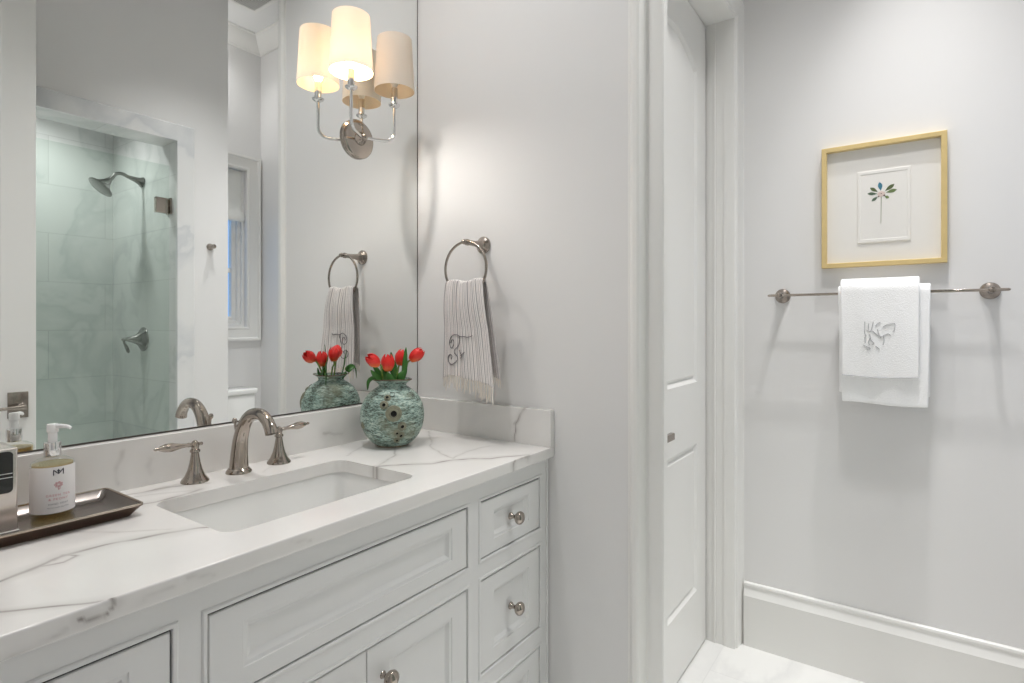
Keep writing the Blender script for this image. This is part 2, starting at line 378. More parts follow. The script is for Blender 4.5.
# marble casing round the shower opening
def face_plus(y): return Matrix.Translation((0, y, 0)) @ Matrix.Scale(-1, 4, (0, 1, 0))
def casing3(bm, x0, x1, zt, prof, M=None, legs=(1, 1), z0=0):
    t = bmesh.new(); rows = []
    path = [(-1, 0, x0, z0), (-1, 1, x0, zt), (1, 1, x1, zt), (1, 0, x1, z0)]
    if not legs[0]: path = [(0, 1, x0, zt)] + path[2:]
    for sx, sz, X, Z in path: rows.append([(X + sx * o, -p, Z + sz * o) for o, p in prof])
    V = grid(t, rows, close_u=True); t.faces.new(V[0][::-1]); t.faces.new(V[-1])
    return join(bm, t, M)
b = NB(); casing3(b, SX0, SX1, 2.3275, [(0, 0), (0, .018), (.002, .02), (.092, .02), (.0975, .016), (.0975, 0)], face_plus(YB + .0)); struct('trim_shower_casing', b, CASEM)

# alcove window wall
WX0, WX1, WZ0, WZ1 = 1.80, 2.246, 1.24, 2.375
b = NB(); box(b, 1.69, WX0, YW - .12, YW, 0, CEIL); box(b, WX1, XF, YW - .12, YW, 0, CEIL); box(b, WX0, WX1, YW - .12, YW, 0, WZ0); box(b, WX0, WX1, YW - .12, YW, WZ1, CEIL); struct('wall_window', b, PAINT)
# hall behind the camera
b = NB(); box(b, -1.75, -1.65, -1.6, 1.7, 0, CEIL); box(b, -1.65, XL - .13, -1.6, -1.5, 0, CEIL); box(b, -1.65, XL - .13, 1.61, 1.7, 0, CEIL); struct('wall_hall', b, PAINT)

# crown moulding
cr = [(0, 0), (.008, .0), (.012, .012), (.03, .022), (.062, .048), (.082, .076), (.09, .092), (.10, .097), (.10, .107), (0, .107)]
b = NB(); prism(b, [(YW + o, CEIL - .107 + h) for o, h in cr], 'x', 1.69, XF); struct('trim_1', b, TRIM, True, 30)
b = NB(); prism(b, [(XF - o, CEIL - .107 + h) for o, h in cr], 'y', YW, YD); struct('trim_2', b, TRIM, True, 30)

# baseboard on the far wall
bb = [(0, 0), (.019, 0), (.019, .190), (.021, .196), (.019, .200), (.013, .214), (.009, .226), (.010, .231), (.0135, .236), (.0125, .243), (.008, .246), (0, .246)]
b = NB(); prism(b, [(XF - o, h) for o, h in bb], 'y', YW, YD - .032); struct('baseboard_far', b, TRIM, True, 30)
b = NB(); prism(b, [(YW + o, h) for o, h in bb], 'x', 1.69, XF - .02); struct('baseboard_alcove', b, TRIM, True, 30)

# ------------------------------------------------------------------ closet door with its jamb and casing
DX0, DX1, DZ1 = 1.567, 2.292, 2.443
b = NB(); box(b, DX1, XF - .0005, YD, .80, 0, 2.52); box(b, DX1 - .0045, DX1, .632, .640, .0, DZ1 + .0045, .0015)
box(b, XS + .0555, DX1, YD, .80, DZ1 + .0045, 2.455)
box(b, DX1 - .014, DX1, .716, .74, 0, DZ1 + .0045)
struct('trim_door_jamb', b, TRIM)
cp = [(-.004, -.03), (-.004, .010), (.000, .013), (.006, .013), (.010, .018), (.017, .020), (.021, .016), (.026, .019), (.062, .026), (.066, .030), (.0725, .030), (.0730, -.03)]
b = NB(); casing3(b, DX0, DX1, 2.450, [(o * .999, p) for o, p in cp], Matrix.Translation((0, YD, 0)), legs=(0, 1)); struct('trim_door_casing', b, TRIM, True, 25)
# trim on the end of the side wall
pl = [(1.5095, .652), (1.503, .650), (1.497, .645), (1.4940, .640), (1.4940, .628), (1.498, .622), (1.508, .618), (1.517, .616), (1.525, .612), (1.528, .606), (1.528, .570), (1.529, .566), (1.533, .563), (1.560, .563), (1.565, .567), (1.5665, .573), (1.5665, .66), (1.5095, .66)]
b = NB(); prism(b, pl, 'z', 0, CEIL)
struct('trim_wall_end', b, TRIM, True, 25)
b = NB(); box(b, XS + .0455, 1.5665, .6605, .80, 0, CEIL); struct('trim_closet_jamb', b, TRIM)
def arch(x0, x1, z0, z1, rise, n=24):
    P = [(x0, z0), (x1, z0)]
    for i in range(n + 1):
        t = i / n; P.append((x1 + (x0 - x1) * t, z1 + rise * (1 - (2 * t - 1) ** 2)))
    return P
dpf = [(.006, .005), (.014, .010), (.020, .010), (.028, .004), (.030, .004)]
b = NB()
px0, px1 = DX0 + .115, DX1 - .118
panel_slab(b, rectp(DX0 + .003, DX1 - .010, .008, DZ1), .044, [arch(px0, px1, 1.04, 2.225, .075), rectp(px0, px1, .245, .805)], dpf, Matrix.Translation((0, .668, 0)))
door = struct('door_1', b, TRIM, True, 25)
b = NB(); box(b, DX1 - .0099, DX1 - .0003, .675, .68, .008, DZ1); obj('hinge_gap_shade', b, DARK, door)  # dark strip stands for the shade in the hinge gap
b = NB(); box(b, 1.590, 1.655, .660, .668, .872, .937, .002); box(b, 1.612, 1.632, .625, .665, .895, .915, .002); box(b, 1.612, 1.760, .610, .626, .894, .916, .003)
obj('door_handle', b, SATIN, door)
b = NB(); box(b, XS + .045, XF, .95, .99, 0, 2.6); struct('wall_closet_back', b, PAINT)

# entry door leaf standing open beside the shower
b = NB()
panel_slab(b, rectp(.062, .829, .01, 2.75), .044, [rectp(.18, .711, 1.10, 2.62), rectp(.18, .711, .25, .86)], dpf, face_plus(-.172))
leaf = struct('door_2', b, TRIM, True, 25)
b = NB(); box(b, .731, .801, -.172, -.163, .855, .967, .002); lathe(b, [(.014, 0), (.014, .006), (.010, .01), (.010, .045)], 20, align((.777, -.163, .906), (0, 1, 0))); tube(b, catmull([(.777, -.118, .906), (.76, -.112, .906), (.72, -.112, .905), (.66, -.114, .903)]), [.010, .009, .007, .007], 12)
obj('door_handle', b, SATIN, leaf, True)

# ------------------------------------------------------------------ window, blind, outside left to the sky
b = NB(); frame_sweep(b, (WX0, WX1, WZ0, WZ1), [(0, 0), (0, .014), (.012, .018), (.02, .014), (.075, .02), (.085, .028), (.10, .028), (.10, 0)], face_plus(YW)); struct('trim_3', b, TRIM, True, 25)
b = NB(); frame_sweep(b, (WX0 + .075, WX1 - .075, WZ0 + .075, WZ1 - .05), [(0, 0), (0, .030), (.008, .036), (.030, .036), (.034, .055), (.054, .055), (.056, .075), (.0745, .075), (.0745, 0)], face_plus(YW - .10))
box(b, WX0 + .07, WX1 - .07, YW - .095, YW - .075, 1.63, 1.665, .003); box(b, 2.015, 2.035, YW - .093, YW - .078, WZ0 + .07, WZ1 - .05, .003)
win = struct('window_1', b, TRIM)
b = NB(); box(b, WX0 + .07, WX1 - .07, YW - .088, YW - .084, WZ0 + .07, WZ1 - .045); obj('pane', b, CLEAR, win)
b = NB()
zz = [2.37, 2.31, 2.25, 2.19, 2.13, 2.075, 2.05, 2.03, 2.012, 2.003, 2.012, 2.03]
yy = [.0, .002, .0, .003, .0, .004, .014, .020, .020, .012, .004, .002]
grid(b, [[(x, YW - .035 + y_, z_) for x in np.linspace(WX0 + .004, WX1 - .004, 12)] for y_, z_ in zip(yy, zz)])
bl = obj('roman_blind', b, BLIND, None, True); s_ = bl.modifiers.new('s', 'SOLIDIFY'); s_.thickness = .004
tag(bl, 'white fabric roman blind half raised in the window seen in the mirror', 'blind')

# ceiling vent
t = thing('ceiling_vent', 'square white grille in the ceiling above the toilet, seen in the mirror', 'vent', (1.94, -.44, CEIL))
b = NB(); frame_sweep(b, (1.832, 2.092, -.598, -.338), [(0, 0), (0, .004), (.02, .008), (.022, 0)], Matrix.Translation((0, 0, CEIL)) @ Matrix(((1, 0, 0, 0), (0, 0, 1, 0), (0, 1, 0, 0), (0, 0, 0, 1)))); obj('frame', b, TRIM, t)
b = NB(); box(b, 1.832, 2.092, -.598, -.338, CEIL - .001, CEIL - .0003); obj('duct_opening', b, DARK, t)
b = NB()
for i in range(22):
    x = 1.838 + i * .0118; box(b, x, x + .0028, -.598, -.338, CEIL - .005, CEIL - .002)
    y = -.592 + i * .0118; box(b, 1.832, 2.092, y, y + .0028, CEIL - .006, CEIL - .003)
obj('grille', b, TRIM, t)
# trims for the nook downlight and the added, unseen fill lamps
for (x, y, z, n) in ((1.99, -.05, CEIL, 'in front of the framed print'), (.75, 1.12, CEIL, 'above the sink, added as unseen fill'), (1.62, .10, CEIL, 'in the middle of the nook, added as unseen fill'), (1.86, -.78, CEIL, 'above the toilet, added as unseen fill'), (1.05, -1.0, 2.76, 'inside the shower, added as unseen fill')):
    t = thing('downlight_or_fill', 'round white recessed ceiling downlight ' + n, 'light', (x, y, z), 'recessed downlight and added fill lamps')
    b = NB(); lathe(b, [(.05, -.0), (.05, -.004), (.056, -.006), (.064, -.005), (.068, 0)], 32, Matrix.Translation((x, y, z)), False, False); obj('trim_ring', b, TRIM, t, True)
    b = NB(); lathe(b, [(.0, -.001), (.05, -.001)], 32, Matrix.Translation((x, y, z)), False, False); obj('lens', b, LENS, t)

# ------------------------------------------------------------------ vanity cabinet
CZ = .848; YC = .927; YBK = YM
cab = thing('vanity_cabinet', 'pale grey painted vanity cabinet with inset drawers and doors under the veined counter', 'cabinet', (.77, 1.2, 0))
ops = dict(ld1=(.1187, .4094, .638, .793), ld2=(.1187, .4094, .335, .585), ld3=(.1187, .4094, .11, .279), tilt=(.4615, 1.117, .637, .793), doors=(.4615, 1.117, .11, .584),
           rd1=(1.1701, 1.4608, .638, .793), rd2=(1.1701, 1.4608, .335, .585), rd3=(1.1701, 1.4608, .11, .279))
b = NB(); panel_slab(b, rectp(.066, XS - .001, .08, CZ - .0005), .02, [rectp(*v) for v in ops.values()], [(0, .0195)], Matrix.Translation((0, YC, 0)))
# the face frame is cut through: remove the fills at the back of the openings
for f in [f for f in b.faces if len(f.verts) == 4 and abs(f.normal.y) > .9 and abs(f.calc_center_median().y - (YC + .0195)) < 1e-4]: b.faces.remove(f)
bk = [f for f in b.faces if abs(f.calc_center_median().y - (YC + .02)) < 1e-5 and abs(f.normal.y) > .9]
for f in bk: b.faces.remove(f)
box(b, .066, .084, YC + .02, YBK - .001, .0, CZ - .0005); box(b, XS - .019, XS - .001, YC + .02, YBK - .001, 0, CZ - .0005)
box(b, .425, .443, YC + .02, YBK - .02, .08, CZ - .02); box(b, 1.135, 1.153, YC + .02, YBK - .02, .08, CZ - .02)
box(b, .084, XS - .019, YC + .02, YBK - .001, .08, .098); box(b, .084, XS - .019, YBK - .012, YBK - .001, .098, .7)
obj('body', b, CAB, cab)
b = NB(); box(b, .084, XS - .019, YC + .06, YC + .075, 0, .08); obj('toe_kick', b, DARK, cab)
b = NB()
for v in ops.values():
    frame_sweep(b, (v[0] + .0002, v[1] - .0002, v[2] + .0002, v[3] - .0002), [(.0, 0), (.0, .0018), (.0015, .003), (.006, .003), (.0085, .0012), (.0085, -.0005), (.0, -.0005)], Matrix.Translation((0, YC, 0)))
obj('bead_moulding', b, CAB, cab, True, 25)
# slim scribe on the wall side
b = NB(); lathe(b, [(.004, .08), (.004, CZ - .002)], 10, Matrix.Translation((XS - .008, YC - .001, 0))); obj('scribe_strip', b, CAB, cab, True)
knobp = [(.0105, 0), (.0105, .003), (.008, .006), (.0055, .011), (.0055, .016), (.010, .020), (.0165, .026), (.0188, .032), (.0172, .038), (.0105, .043), (.001, .045)]
def knob(x, z, parent, y=None):
    b = NB(); lathe(b, knobp, 24, align((x, y or YC + .0065, z), (0, -1, 0))); return obj('knob', b, NICKEL, parent, True, 60)
pf = [(.0015, .0020), (.008, .0035), (.013, .0085), (.017, .0105), (.019, .0105)]
def front(name, r, gaps, ins, panel_gap=None):
    x0, x1, z0, z1 = r; gl, gr, gb, gt = gaps
    b = NB(); R = rectp(x0 + gl, x1 - gr, z0 + gb, z1 - gt)
    il, ir, ib, it = ins
    panel_slab(b, R, .019, [rectp(x0 + il, x1 - ir, z0 + ib, z1 - it)], pf, Matrix.Translation((0, YC + .001, 0)))
    return obj(name, b, CAB, cab, True, 25)
G = (.0035, .0022, .0025, .0055)
for k in ('ld1', 'ld2', 'ld3', 'rd1', 'rd2', 'rd3'):
    d = front('drawer', ops[k], G, (.058, .058, .038 if '1' in k else .045, .038 if '1' in k else .045))
    knob((ops[k][0] + ops[k][1]) / 2, (ops[k][2] + ops[k][3]) / 2 - .002, d)
front('false_front', ops['tilt'], (.004, .0022, .0025, .0055), (.062, .058, .038, .038))
xm = .7905
for r, s in (((.4615, xm, .11, .584), -1), ((xm, 1.117, .11, .584), 1)):
    d = front('door', r, (.0025 if s < 0 else .001, .001 if s < 0 else .0015, .0025, .005), (.06, .058, .06, .05))
    knob(xm + s * .044, .506, d)
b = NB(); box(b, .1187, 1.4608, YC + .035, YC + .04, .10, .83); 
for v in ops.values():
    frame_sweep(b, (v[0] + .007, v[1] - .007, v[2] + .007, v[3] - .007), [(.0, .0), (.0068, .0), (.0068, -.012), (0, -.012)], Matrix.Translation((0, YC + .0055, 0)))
obj('gap_shade', b, DARK, cab)  # dark frames stand for the shade in the drawer and door gaps

# ------------------------------------------------------------------ countertop with veins
def segs(lines):
    S = []
    for pts, wd, st in lines:
        for i in range(len(pts) - 1): S.append((pts[i], pts[i + 1], wd, st))
    return S
def veinmask(P, lines, wob=.004, f0=1.0):
    P = np.array(P, float); X = P.copy()
    for a, fr, ph in ((1, 17, .3), (.6, 41, 1.1), (.35, 97, 2.0)):
        X[:, 0] += wob * a * np.sin(fr * f0 * P[:, 1] + ph + 2 * P[:, 0] * fr * .3); X[:, 1] += wob * a * np.sin(fr * f0 * P[:, 0] + ph * 2)
    out = np.zeros(len(P)); nz = .65 + .35 * np.sin(P[:, 0] * 61 + 3 * np.sin(P[:, 1] * 47)) * np.sin(P[:, 1] * 83 + 2 * np.sin(P[:, 0] * 29))
    for a, b_, wd, st in segs(lines):
        a = np.array(a); b_ = np.array(b_); ba = b_ - a; h = np.clip(((X - a) @ ba) / max(ba @ ba, 1e-9), 0, 1)
        d = np.linalg.norm(X - a - h[:, None] * ba, axis=1)
        wd = wd * (1.3 + .6 * np.sin(P[:, 0] * 37 + P[:, 1] * 23) ** 2); v = np.clip(1.2 - d / wd, 0, 1) * st * nz + .32 * st * np.clip(1 - d / (wd * 5), 0, 1)
        out = np.maximum(out, v)
    return out
TOPV = [([(.03, 1.03), (.14, 1.06), (.246, 1.093), (.282, 1.11), (.313, 1.131), (.357, 1.137), (.414, 1.132), (.477, 1.109), (.525, 1.08), (.559, 1.045)], .0035, .75),
        ([(.313, 1.124), (.331, 1.139), (.341, 1.118), (.323, 1.103), (.30, 1.115)], .002, .7),
        ([(.03, 1.02), (.22, .979), (.239, .965), (.268, .941), (.3, .917), (.316, .905)], .0022, .8),
        ([(1.475, 1.40), (1.361, 1.287), (1.278, 1.198), (1.25, 1.143), (1.203, 1.059)], .002, .45),
        ([(1.25, 1.34), (1.146, 1.224), (1.125, 1.21), (1.08, 1.193), (1.031, 1.166)], .002, .55),
        ([(.99, 1.16), (1.024, 1.158), (1.072, 1.126), (1.127, 1.067), (1.192, 1.053), (1.234, 1.015), (1.266, .969), (1.315, .942), (1.372, .904)], .003, .85),
        ([(1.212, 1.067), (1.268, 1.073), (1.361, 1.08), (1.401, 1.072)], .002, .4), ([(1.0, 1.18), (1.03, 1.165), (1.07, 1.13)], .003, .6),
        ([(.50, 1.43), (.558, 1.417), (.608, 1.413), (.68, 1.37)], .004, .55), ([(.647, 1.33), (.599, 1.32), (.543, 1.315), (.50, 1.33)], .004, .7), ([(.50, 1.40), (.56, 1.385), (.63, 1.34)], .002, .4),
        ([(.369, 1.271), (.422, 1.196), (.492, 1.123)], .0014, .35), ([(1.06, 1.33), (1.2, 1.42), (1.3, 1.46)], .0018, .3), ([(.82, 1.36), (.9, 1.42), (.98, 1.45)], .0016, .25)]
FRV = [([(1.33, .890), (1.322, .884), (1.305, .880), (1.293, .872), (1.290, .852)], .0025, .9), ([(1.374, .885), (1.37, .878), (1.363, .870)], .002, .7), ([(1.39, .89), (1.36, .879), (1.31, .880)], .0022, .8),
       ([(.316, .882), (.321, .876), (.323, .866), (.313, .858), (.296, .862), (.285, .866)], .0018, .95), ([(.27, .86), (.24, .853), (.20, .846)], .002, .3), ([(.42, .87), (.46, .862)], .0015, .25), ([(.60, .87), (.64, .862)], .0015, .2), ([(.36, .864), (.40, .868)], .0015, .3)]
SX = (.5375, 1.022, 1.009, 1.311)  # sink cut-out
def rrect(x0, x1, y0, y1, r, n=8):
    P = []
    for cx, cy, a0 in ((x1 - r, y0 + r, -90), (x1 - r, y1 - r, 0), (x0 + r, y1 - r, 90), (x0 + r, y0 + r, 180)):
        for i in range(n + 1):
            a = math.radians(a0 + 90 * i / n); P.append((cx + r * math.cos(a), cy + r * math.sin(a)))
    return P
b = NB(); lay = b.verts.layers.float.new('vein')
hole = rrect(*SX, .032)
step = .003
xs = list(np.arange(XL + .001, XS, step)) + [XS - .0005]
ys = list(np.arange(YM - .0005, .909, -step)) + [.908]
x0h, x1h, y0h, y1h = SX
def inside(x, y):
    if not (x0h < x < x1h and y0h < y < y1h): return False
    r = .032; dx = max(x0h + r - x, x - (x1h - r), 0); dy = max(y0h + r - y, y - (y1h - r), 0)
    return dx * dx + dy * dy < r * r
rows = len(ys); cols = len(xs); ins = [[inside(x, y) for x in xs] for y in ys]
V = [[None] * cols for _ in range(rows)]
def getv(i, j):
    if V[i][j] is None: V[i][j] = b.verts.new((xs[j], ys[i], .88))
    return V[i][j]
snap = set()
for i in range(rows - 1):
    for j in range(cols - 1):
        q = [(i, j), (i, j + 1), (i + 1, j + 1), (i + 1, j)]; k = sum(ins[a][c_] for a, c_ in q)
        if k == 4: continue
        if k > 0:
            for a, c_ in q:
                if ins[a][c_]: snap.add((a, c_))
        b.faces.new([getv(a, c_) for a, c_ in q])
hc = [Vector(p) for p in rrect(*SX, .032, 24)]
def nearest(p):
    best = None
    for i in range(len(hc)):
        a, c_ = hc[i], hc[(i + 1) % len(hc)]; e = c_ - a
        h = max(0, min(1, (p - a).dot(e) / max(e.length_squared, 1e-12))); q = a + e * h; d = (q - p).length
        if best is None or d < best[0]: best = (d, q)
    return best[1]
for a, c_ in snap:
    v = V[a][c_]; q = nearest(v.co.xy); v.co.x, v.co.y = q.x, q.y
b.verts.ensure_lookup_table(); b.edges.ensure_lookup_table()
inner = [e for e in b.edges if e.is_boundary and x0h - .01 < e.verts[0].co.x < x1h + .01 and y0h - .01 < e.verts[0].co.y < y1h + .01]
r_ = bmesh.ops.extrude_edge_only(b, edges=inner)
for v in [g for g in r_['geom'] if isinstance(g, bmesh.types.BMVert)]: v.co.z = .848
last = [V[rows - 1][j] for j in range(cols)]
for (y, z) in [(.9065, .8796), (.9054, .8784), (.905, .8765), (.905, .871), (.905, .866), (.905, .861), (.905, .856), (.905, .851), (.9055, .8492), (.907, .848), (.96, .848)]:
    nv = [b.verts.new((xs[j], y, z)) for j in range(cols)]
    for j in range(cols - 1): b.faces.new((last[j], last[j + 1], nv[j + 1], nv[j]))
    last = nv
b.verts.ensure_lookup_table()
top = [v for v in b.verts if v.co.y > .9065 or v.co.z > .8799]; frv = [v for v in b.verts if not (v.co.y > .9065 or v.co.z > .8799)]
for v, m_ in zip(top, veinmask([(v.co.x, v.co.y) for v in top], TOPV)): v[lay] = float(m_)
for v, m_ in zip(frv, veinmask([(v.co.x, v.co.z) for v in frv], FRV, .0012, 3)): v[lay] = float(m_)
ct = obj('countertop', b, QUARTZ, None, True, 35); tag(ct, 'white quartz countertop with grey veins on the vanity cabinet', 'countertop')
def slab_grid(name, x0, x1, y0, y1, z0, z1, axis, lines, parent, wob=.003):
    """upright splash: veined face on axis side plus the other faces."""
    b = NB(); lay = b.verts.layers.float.new('vein'); er = .0015
    if axis == 'y':   # face at y0 looking -y, along x
        us = np.linspace(x0, x1, int((x1 - x0) / .004) + 2); sec = [(y0, z0)] + [(y0, z) for z in np.linspace(z0 + .004, z1 - er, 26)] + [(y0 + er, z1), (y1, z1)]
        rows = [[(u, y, z) for u in us] for y, z in sec]; key = lambda c: (c.x, c.z)
    else:
        us = np.concatenate([[y0, y0 + er], np.linspace(y0 + .004, y1, int((y1 - y0) / .004) + 2)]); sec = [(x0, z0)] + [(x0, z) for z in np.linspace(z0 + .004, z1 - er, 26)] + [(x0 + er, z1), (x1, z1)]
        rows = [[(x + (er if k == 0 and x == x0 else 0), u, z) for k, u in enumerate(us)] for x, z in sec]; key = lambda c: (c.y, c.z)
    V = grid(b, rows)
    # end cap at the low end of u
    if axis == 'x':
        base = b.verts.new((x1, y0, z0)); b.faces.new([r[0] for r in V] + [base])
    else:
        base = b.verts.new((x0, y1, z0)); b.faces.new([r[0] for r in V] + [base])
    vs = list(b.verts)
    for v, m_ in zip(vs, veinmask([key(v.co) for v in vs], lines, wob, 2)): v[lay] = float(m_)
    return obj(name, b, QUARTZ, parent, True, 30)
slab_grid('backsplash', XL + .001, XS - .021, 1.469, YM - .0005, .8802, .994, 'y', [([(.545, .97), (.535, .95), (.528, .93), (.53, .90)], .004, .28), ([(.60, .945), (.595, .93), (.60, .915)], .005, .25), ([(1.08, .925), (1.11, .921), (1.15, .918)], .003, .4), ([(.3, .99), (.25, .93), (.2, .88)], .002, .4)], ct)
slab_grid('side_splash', XS - .02, XS - .0005, .905, YM - .0005, .8802, .994, 'x', [([(1.004, .994), (1.019, .96), (1.032, .935), (1.036, .91), (1.039, .88)], .0022, .85), ([(1.04, .935), (1.028, .945)], .003, .5)], ct)

# sink basin
b = NB(); base = rrect(*SX, .032, 8)
def grow(d): return rrect(SX[0] - d, SX[1] + d, SX[2] - d, SX[3] + d, max(.032 + d, .012), 8)
loops = [(grow(.02), .8478), (grow(.004), .8478), (grow(.003), .845), (grow(.001), .82), (grow(-.006), .755), (grow(-.014), .728), (grow(-.03), .716), (grow(-.07), .712)]
V = grid(b, [[(p[0], p[1], z) for p in L_] for L_, z in loops], close_u=True); b.faces.new(V[-1])
sk = thing('sink', 'white rectangular undermount sink set into the countertop', 'sink', (.78, 1.16, .71))
o = obj('basin', b, PORC, sk, True, 50); m_ = o.modifiers.new('s', 'SOLIDIFY'); m_.thickness = .008; m_.offset = 0.0
o.modifiers['s'].offset = -1
b = NB(); lathe(b, [(.028, .7122), (.028, .7145), (.022, .7155), (.020, .714), (.001, .7145)], 28, Matrix.Translation((.78, 1.16, 0))); obj('drain', b, NICKEL, sk, True)

# ------------------------------------------------------------------ faucet
fa = thing('faucet', 'polished nickel widespread arched faucet with two lever handles behind the sink', 'faucet', (.79, 1.42, .88))
b = NB(); fx, fy = .782, 1.409
lathe(b, [(.031, .8801), (.031, .884), (.027, .889), (.0245, .892)], 32, Matrix.Translation((fx, fy, 0)))
tube(b, catmull([(fx, fy, .888), (fx, fy - .003, .93), (fx, fy - .011, .972), (fx, fy - .030, 1.009), (fx, fy - .060, 1.033), (fx, fy - .096, 1.038), (fx, fy - .124, 1.027), (fx, fy - .142, 1.008), (fx, fy - .148, .994)], 6), [.0235, .0205, .0180, .0162, .0150, .0142, .0140, .0148, .0152], 24)
obj('spout', b, NICKEL, fa, True, 50)
b = NB(); lathe(b, [(.0035, .0), (.0035, .02), (.006, .022), (.0065, .028), (.004, .033), (.001, .034)], 16, align((fx, fy + .012, .985), (0, .3, 1))); obj('lift_rod', b, NICKEL, fa, True)
def handle(x, y, side):
    b = NB(); lathe(b, [(.031, .8801), (.031, .883), (.0285, .887), (.0225, .895), (.0165, .909), (.012, .927), (.0090, .946), (.0085, .950), (.0115, .952), (.0115, .956), (.008, .960), (.0095, .967), (.0085, .974), (.004, .979), (.001, .980)], 32, Matrix.Translation((x, y, 0)))
    h = obj('handle', b, NICKEL, fa, True, 50)
    b = NB(); d = Vector((side, -.10 if side < 0 else .0, .05)).normalized()
    M = align(Vector((x, y, .970)) - d * .020, d)
    lathe(b, [(.001, 0), (.0042, .003), (.0042, .008), (.0035, .012), (.0045, .030), (.0055, .036), (.0045, .041), (.0062, .055), (.0105, .076), (.0098, .090), (.0060, .101), (.0030, .107), (.0042, .111), (.001, .116)], 20, M); obj('lever', b, NICKEL, h, True, 50)
handle(.675, 1.412, -1); handle(.900, 1.417, 1)

# ------------------------------------------------------------------ mirror
mr = thing('wall_mirror', 'large frameless wall mirror above the vanity backsplash', 'mirror', (.77, YM, .998))
b = NB(); box(b, XL + .003, 1.5035, YM, YM + .0065, .9985, 3.1); obj('glass', b, MIRROR, mr)
b = NB(); box(b, 1.5036, 1.5076, YM + .001, YM + .0065, .9985, 3.1); box(b, XL + .003, 1.5076, YM + .001, YM + .0065, .9945, .9984); obj('edge_gap_shade', b, simple('mirror_gap_shade', (78, 70, 66), .5), mr)  # dark strips stand for the shaded gap beside and below the mirror

# ------------------------------------------------------------------ sconce on the mirror
sc = thing('wall_sconce', 'polished two arm sconce with cream tapered shades mounted on the mirror', 'lamp', (1.217, YM, 1.872))
hx, hz = 1.226, 1.866
b = NB(); lathe(b, [(.064, .0), (.064, .006), (.060, .011), (.052, .013), (.022, .016), (.020, .022), (.012, .030), (.011, .040), (.007, .046), (.001, .048)], 48, align((hx, YM - .0002, hz), (0, -1, 0))); obj('backplate', b, NICKEL, sc, True, 40)
for s, on in ((-1, True), (1, False)):
    ax, ay = hx + s * .089, YM - .082
    b = NB(); o0 = Vector((hx, YM - .030, hz)); o1 = Vector((ax, ay, hz)); d = (o1 - o0).normalized(); pts = [o0, o0 + d * .05, o1 - d * .032]
    for k in range(1, 9):
        a = k / 8 * PI / 2; pts.append(o1 - d * .032 + d * .032 * math.sin(a) + Vector((0, 0, .032 * (1 - math.cos(a)))))
    pts += [o1 + Vector((0, 0, .08)), o1 + Vector((0, 0, .118))]
    tube(b, pts, .0052, 14); arm = obj('arm', b, CHROME, sc, True, 50)
    b = NB(); lathe(b, [(.006, 0), (.013, .004), (.018, .008), (.019, .012), (.011, .014), (.011, .066), (.001, .0665)], 24, Matrix.Translation((ax, ay, hz + .112))); obj('socket', b, CHROME, arm, True, 40)
    b = NB(); zb, zt = 2.035, 2.207; rb, rt = .0665, .0565
    prof = [(rb, zb), (rt, zt), (rt - .0014, zt), (rb - .0014, zb)]
    t_ = bmesh.new(); grid(t_, [[(r * math.cos(2 * PI * i / 64), r * math.sin(2 * PI * i / 64), z) for i in range(64)] for r, z in prof], True, True); join(b, t_, Matrix.Translation((ax, ay, 0)))
    sh = obj('lamp_shade', b, [SHADE, LINING], sc, True, 50)
    for p_ in sh.data.polygons:
        c_ = p_.center; n_ = p_.normal
        if (c_.x - ax) * n_.x + (c_.y - ay) * n_.y < -.01: p_.material_index = 1
    b = NB()
    for k in range(3):
        a = k * 2 * PI / 3 + .5; tube(b, [(ax, ay, zb + .055), (ax + (rb - .006) * math.cos(a), ay + (rb - .006) * math.sin(a), zb + .045)], .001, 6)
    lathe(b, [(.012, 0), (.014, .002), (.012, .004)], 20, Matrix.Translation((ax, ay, zb + .052)), False, False); obj('shade_spider', b, CHROME, sh)
    b = NB(); lathe(b, [(.006, 0), (.010, .01), (.018, .026), (.020, .036), (.016, .048), (.008, .058), (.001, .061)], 24, Matrix.Translation((ax, ay, hz + .178))); obj('bulb', b, BULB_ON if on else BULB_OFF, sc, True, 60)

# ------------------------------------------------------------------ towel ring and striped towel
RY, RX, RZ, RR = 1.181, 1.412, 1.440, .086
tr = thing('towel_ring', 'nickel towel ring on the wall beside the mirror', 'towel ring', (XS, RY, 1.53))
b = NB(); lathe(b, [(.029, 0), (.029, .004), (.026, .008), (.020, .012), (.013, .024), (.0095, .048), (.0085, .078), (.0105, .083), (.0105, .092), (.0075, .098), (.009, .103), (.0055, .111), (.001, .113)], 32, align((XS - .0003, RY, 1.526), (-1, 0, .0))); obj('post', b, SATIN, tr, True, 50)
b = NB(); tube(b, [(RX + .0 * a, RY + RR * math.sin(a), RZ + RR * math.cos(a)) for a in [2 * PI * i / 72 for i in range(72)]], .0042, 12, closed=True); obj('ring', b, SATIN, tr, True)

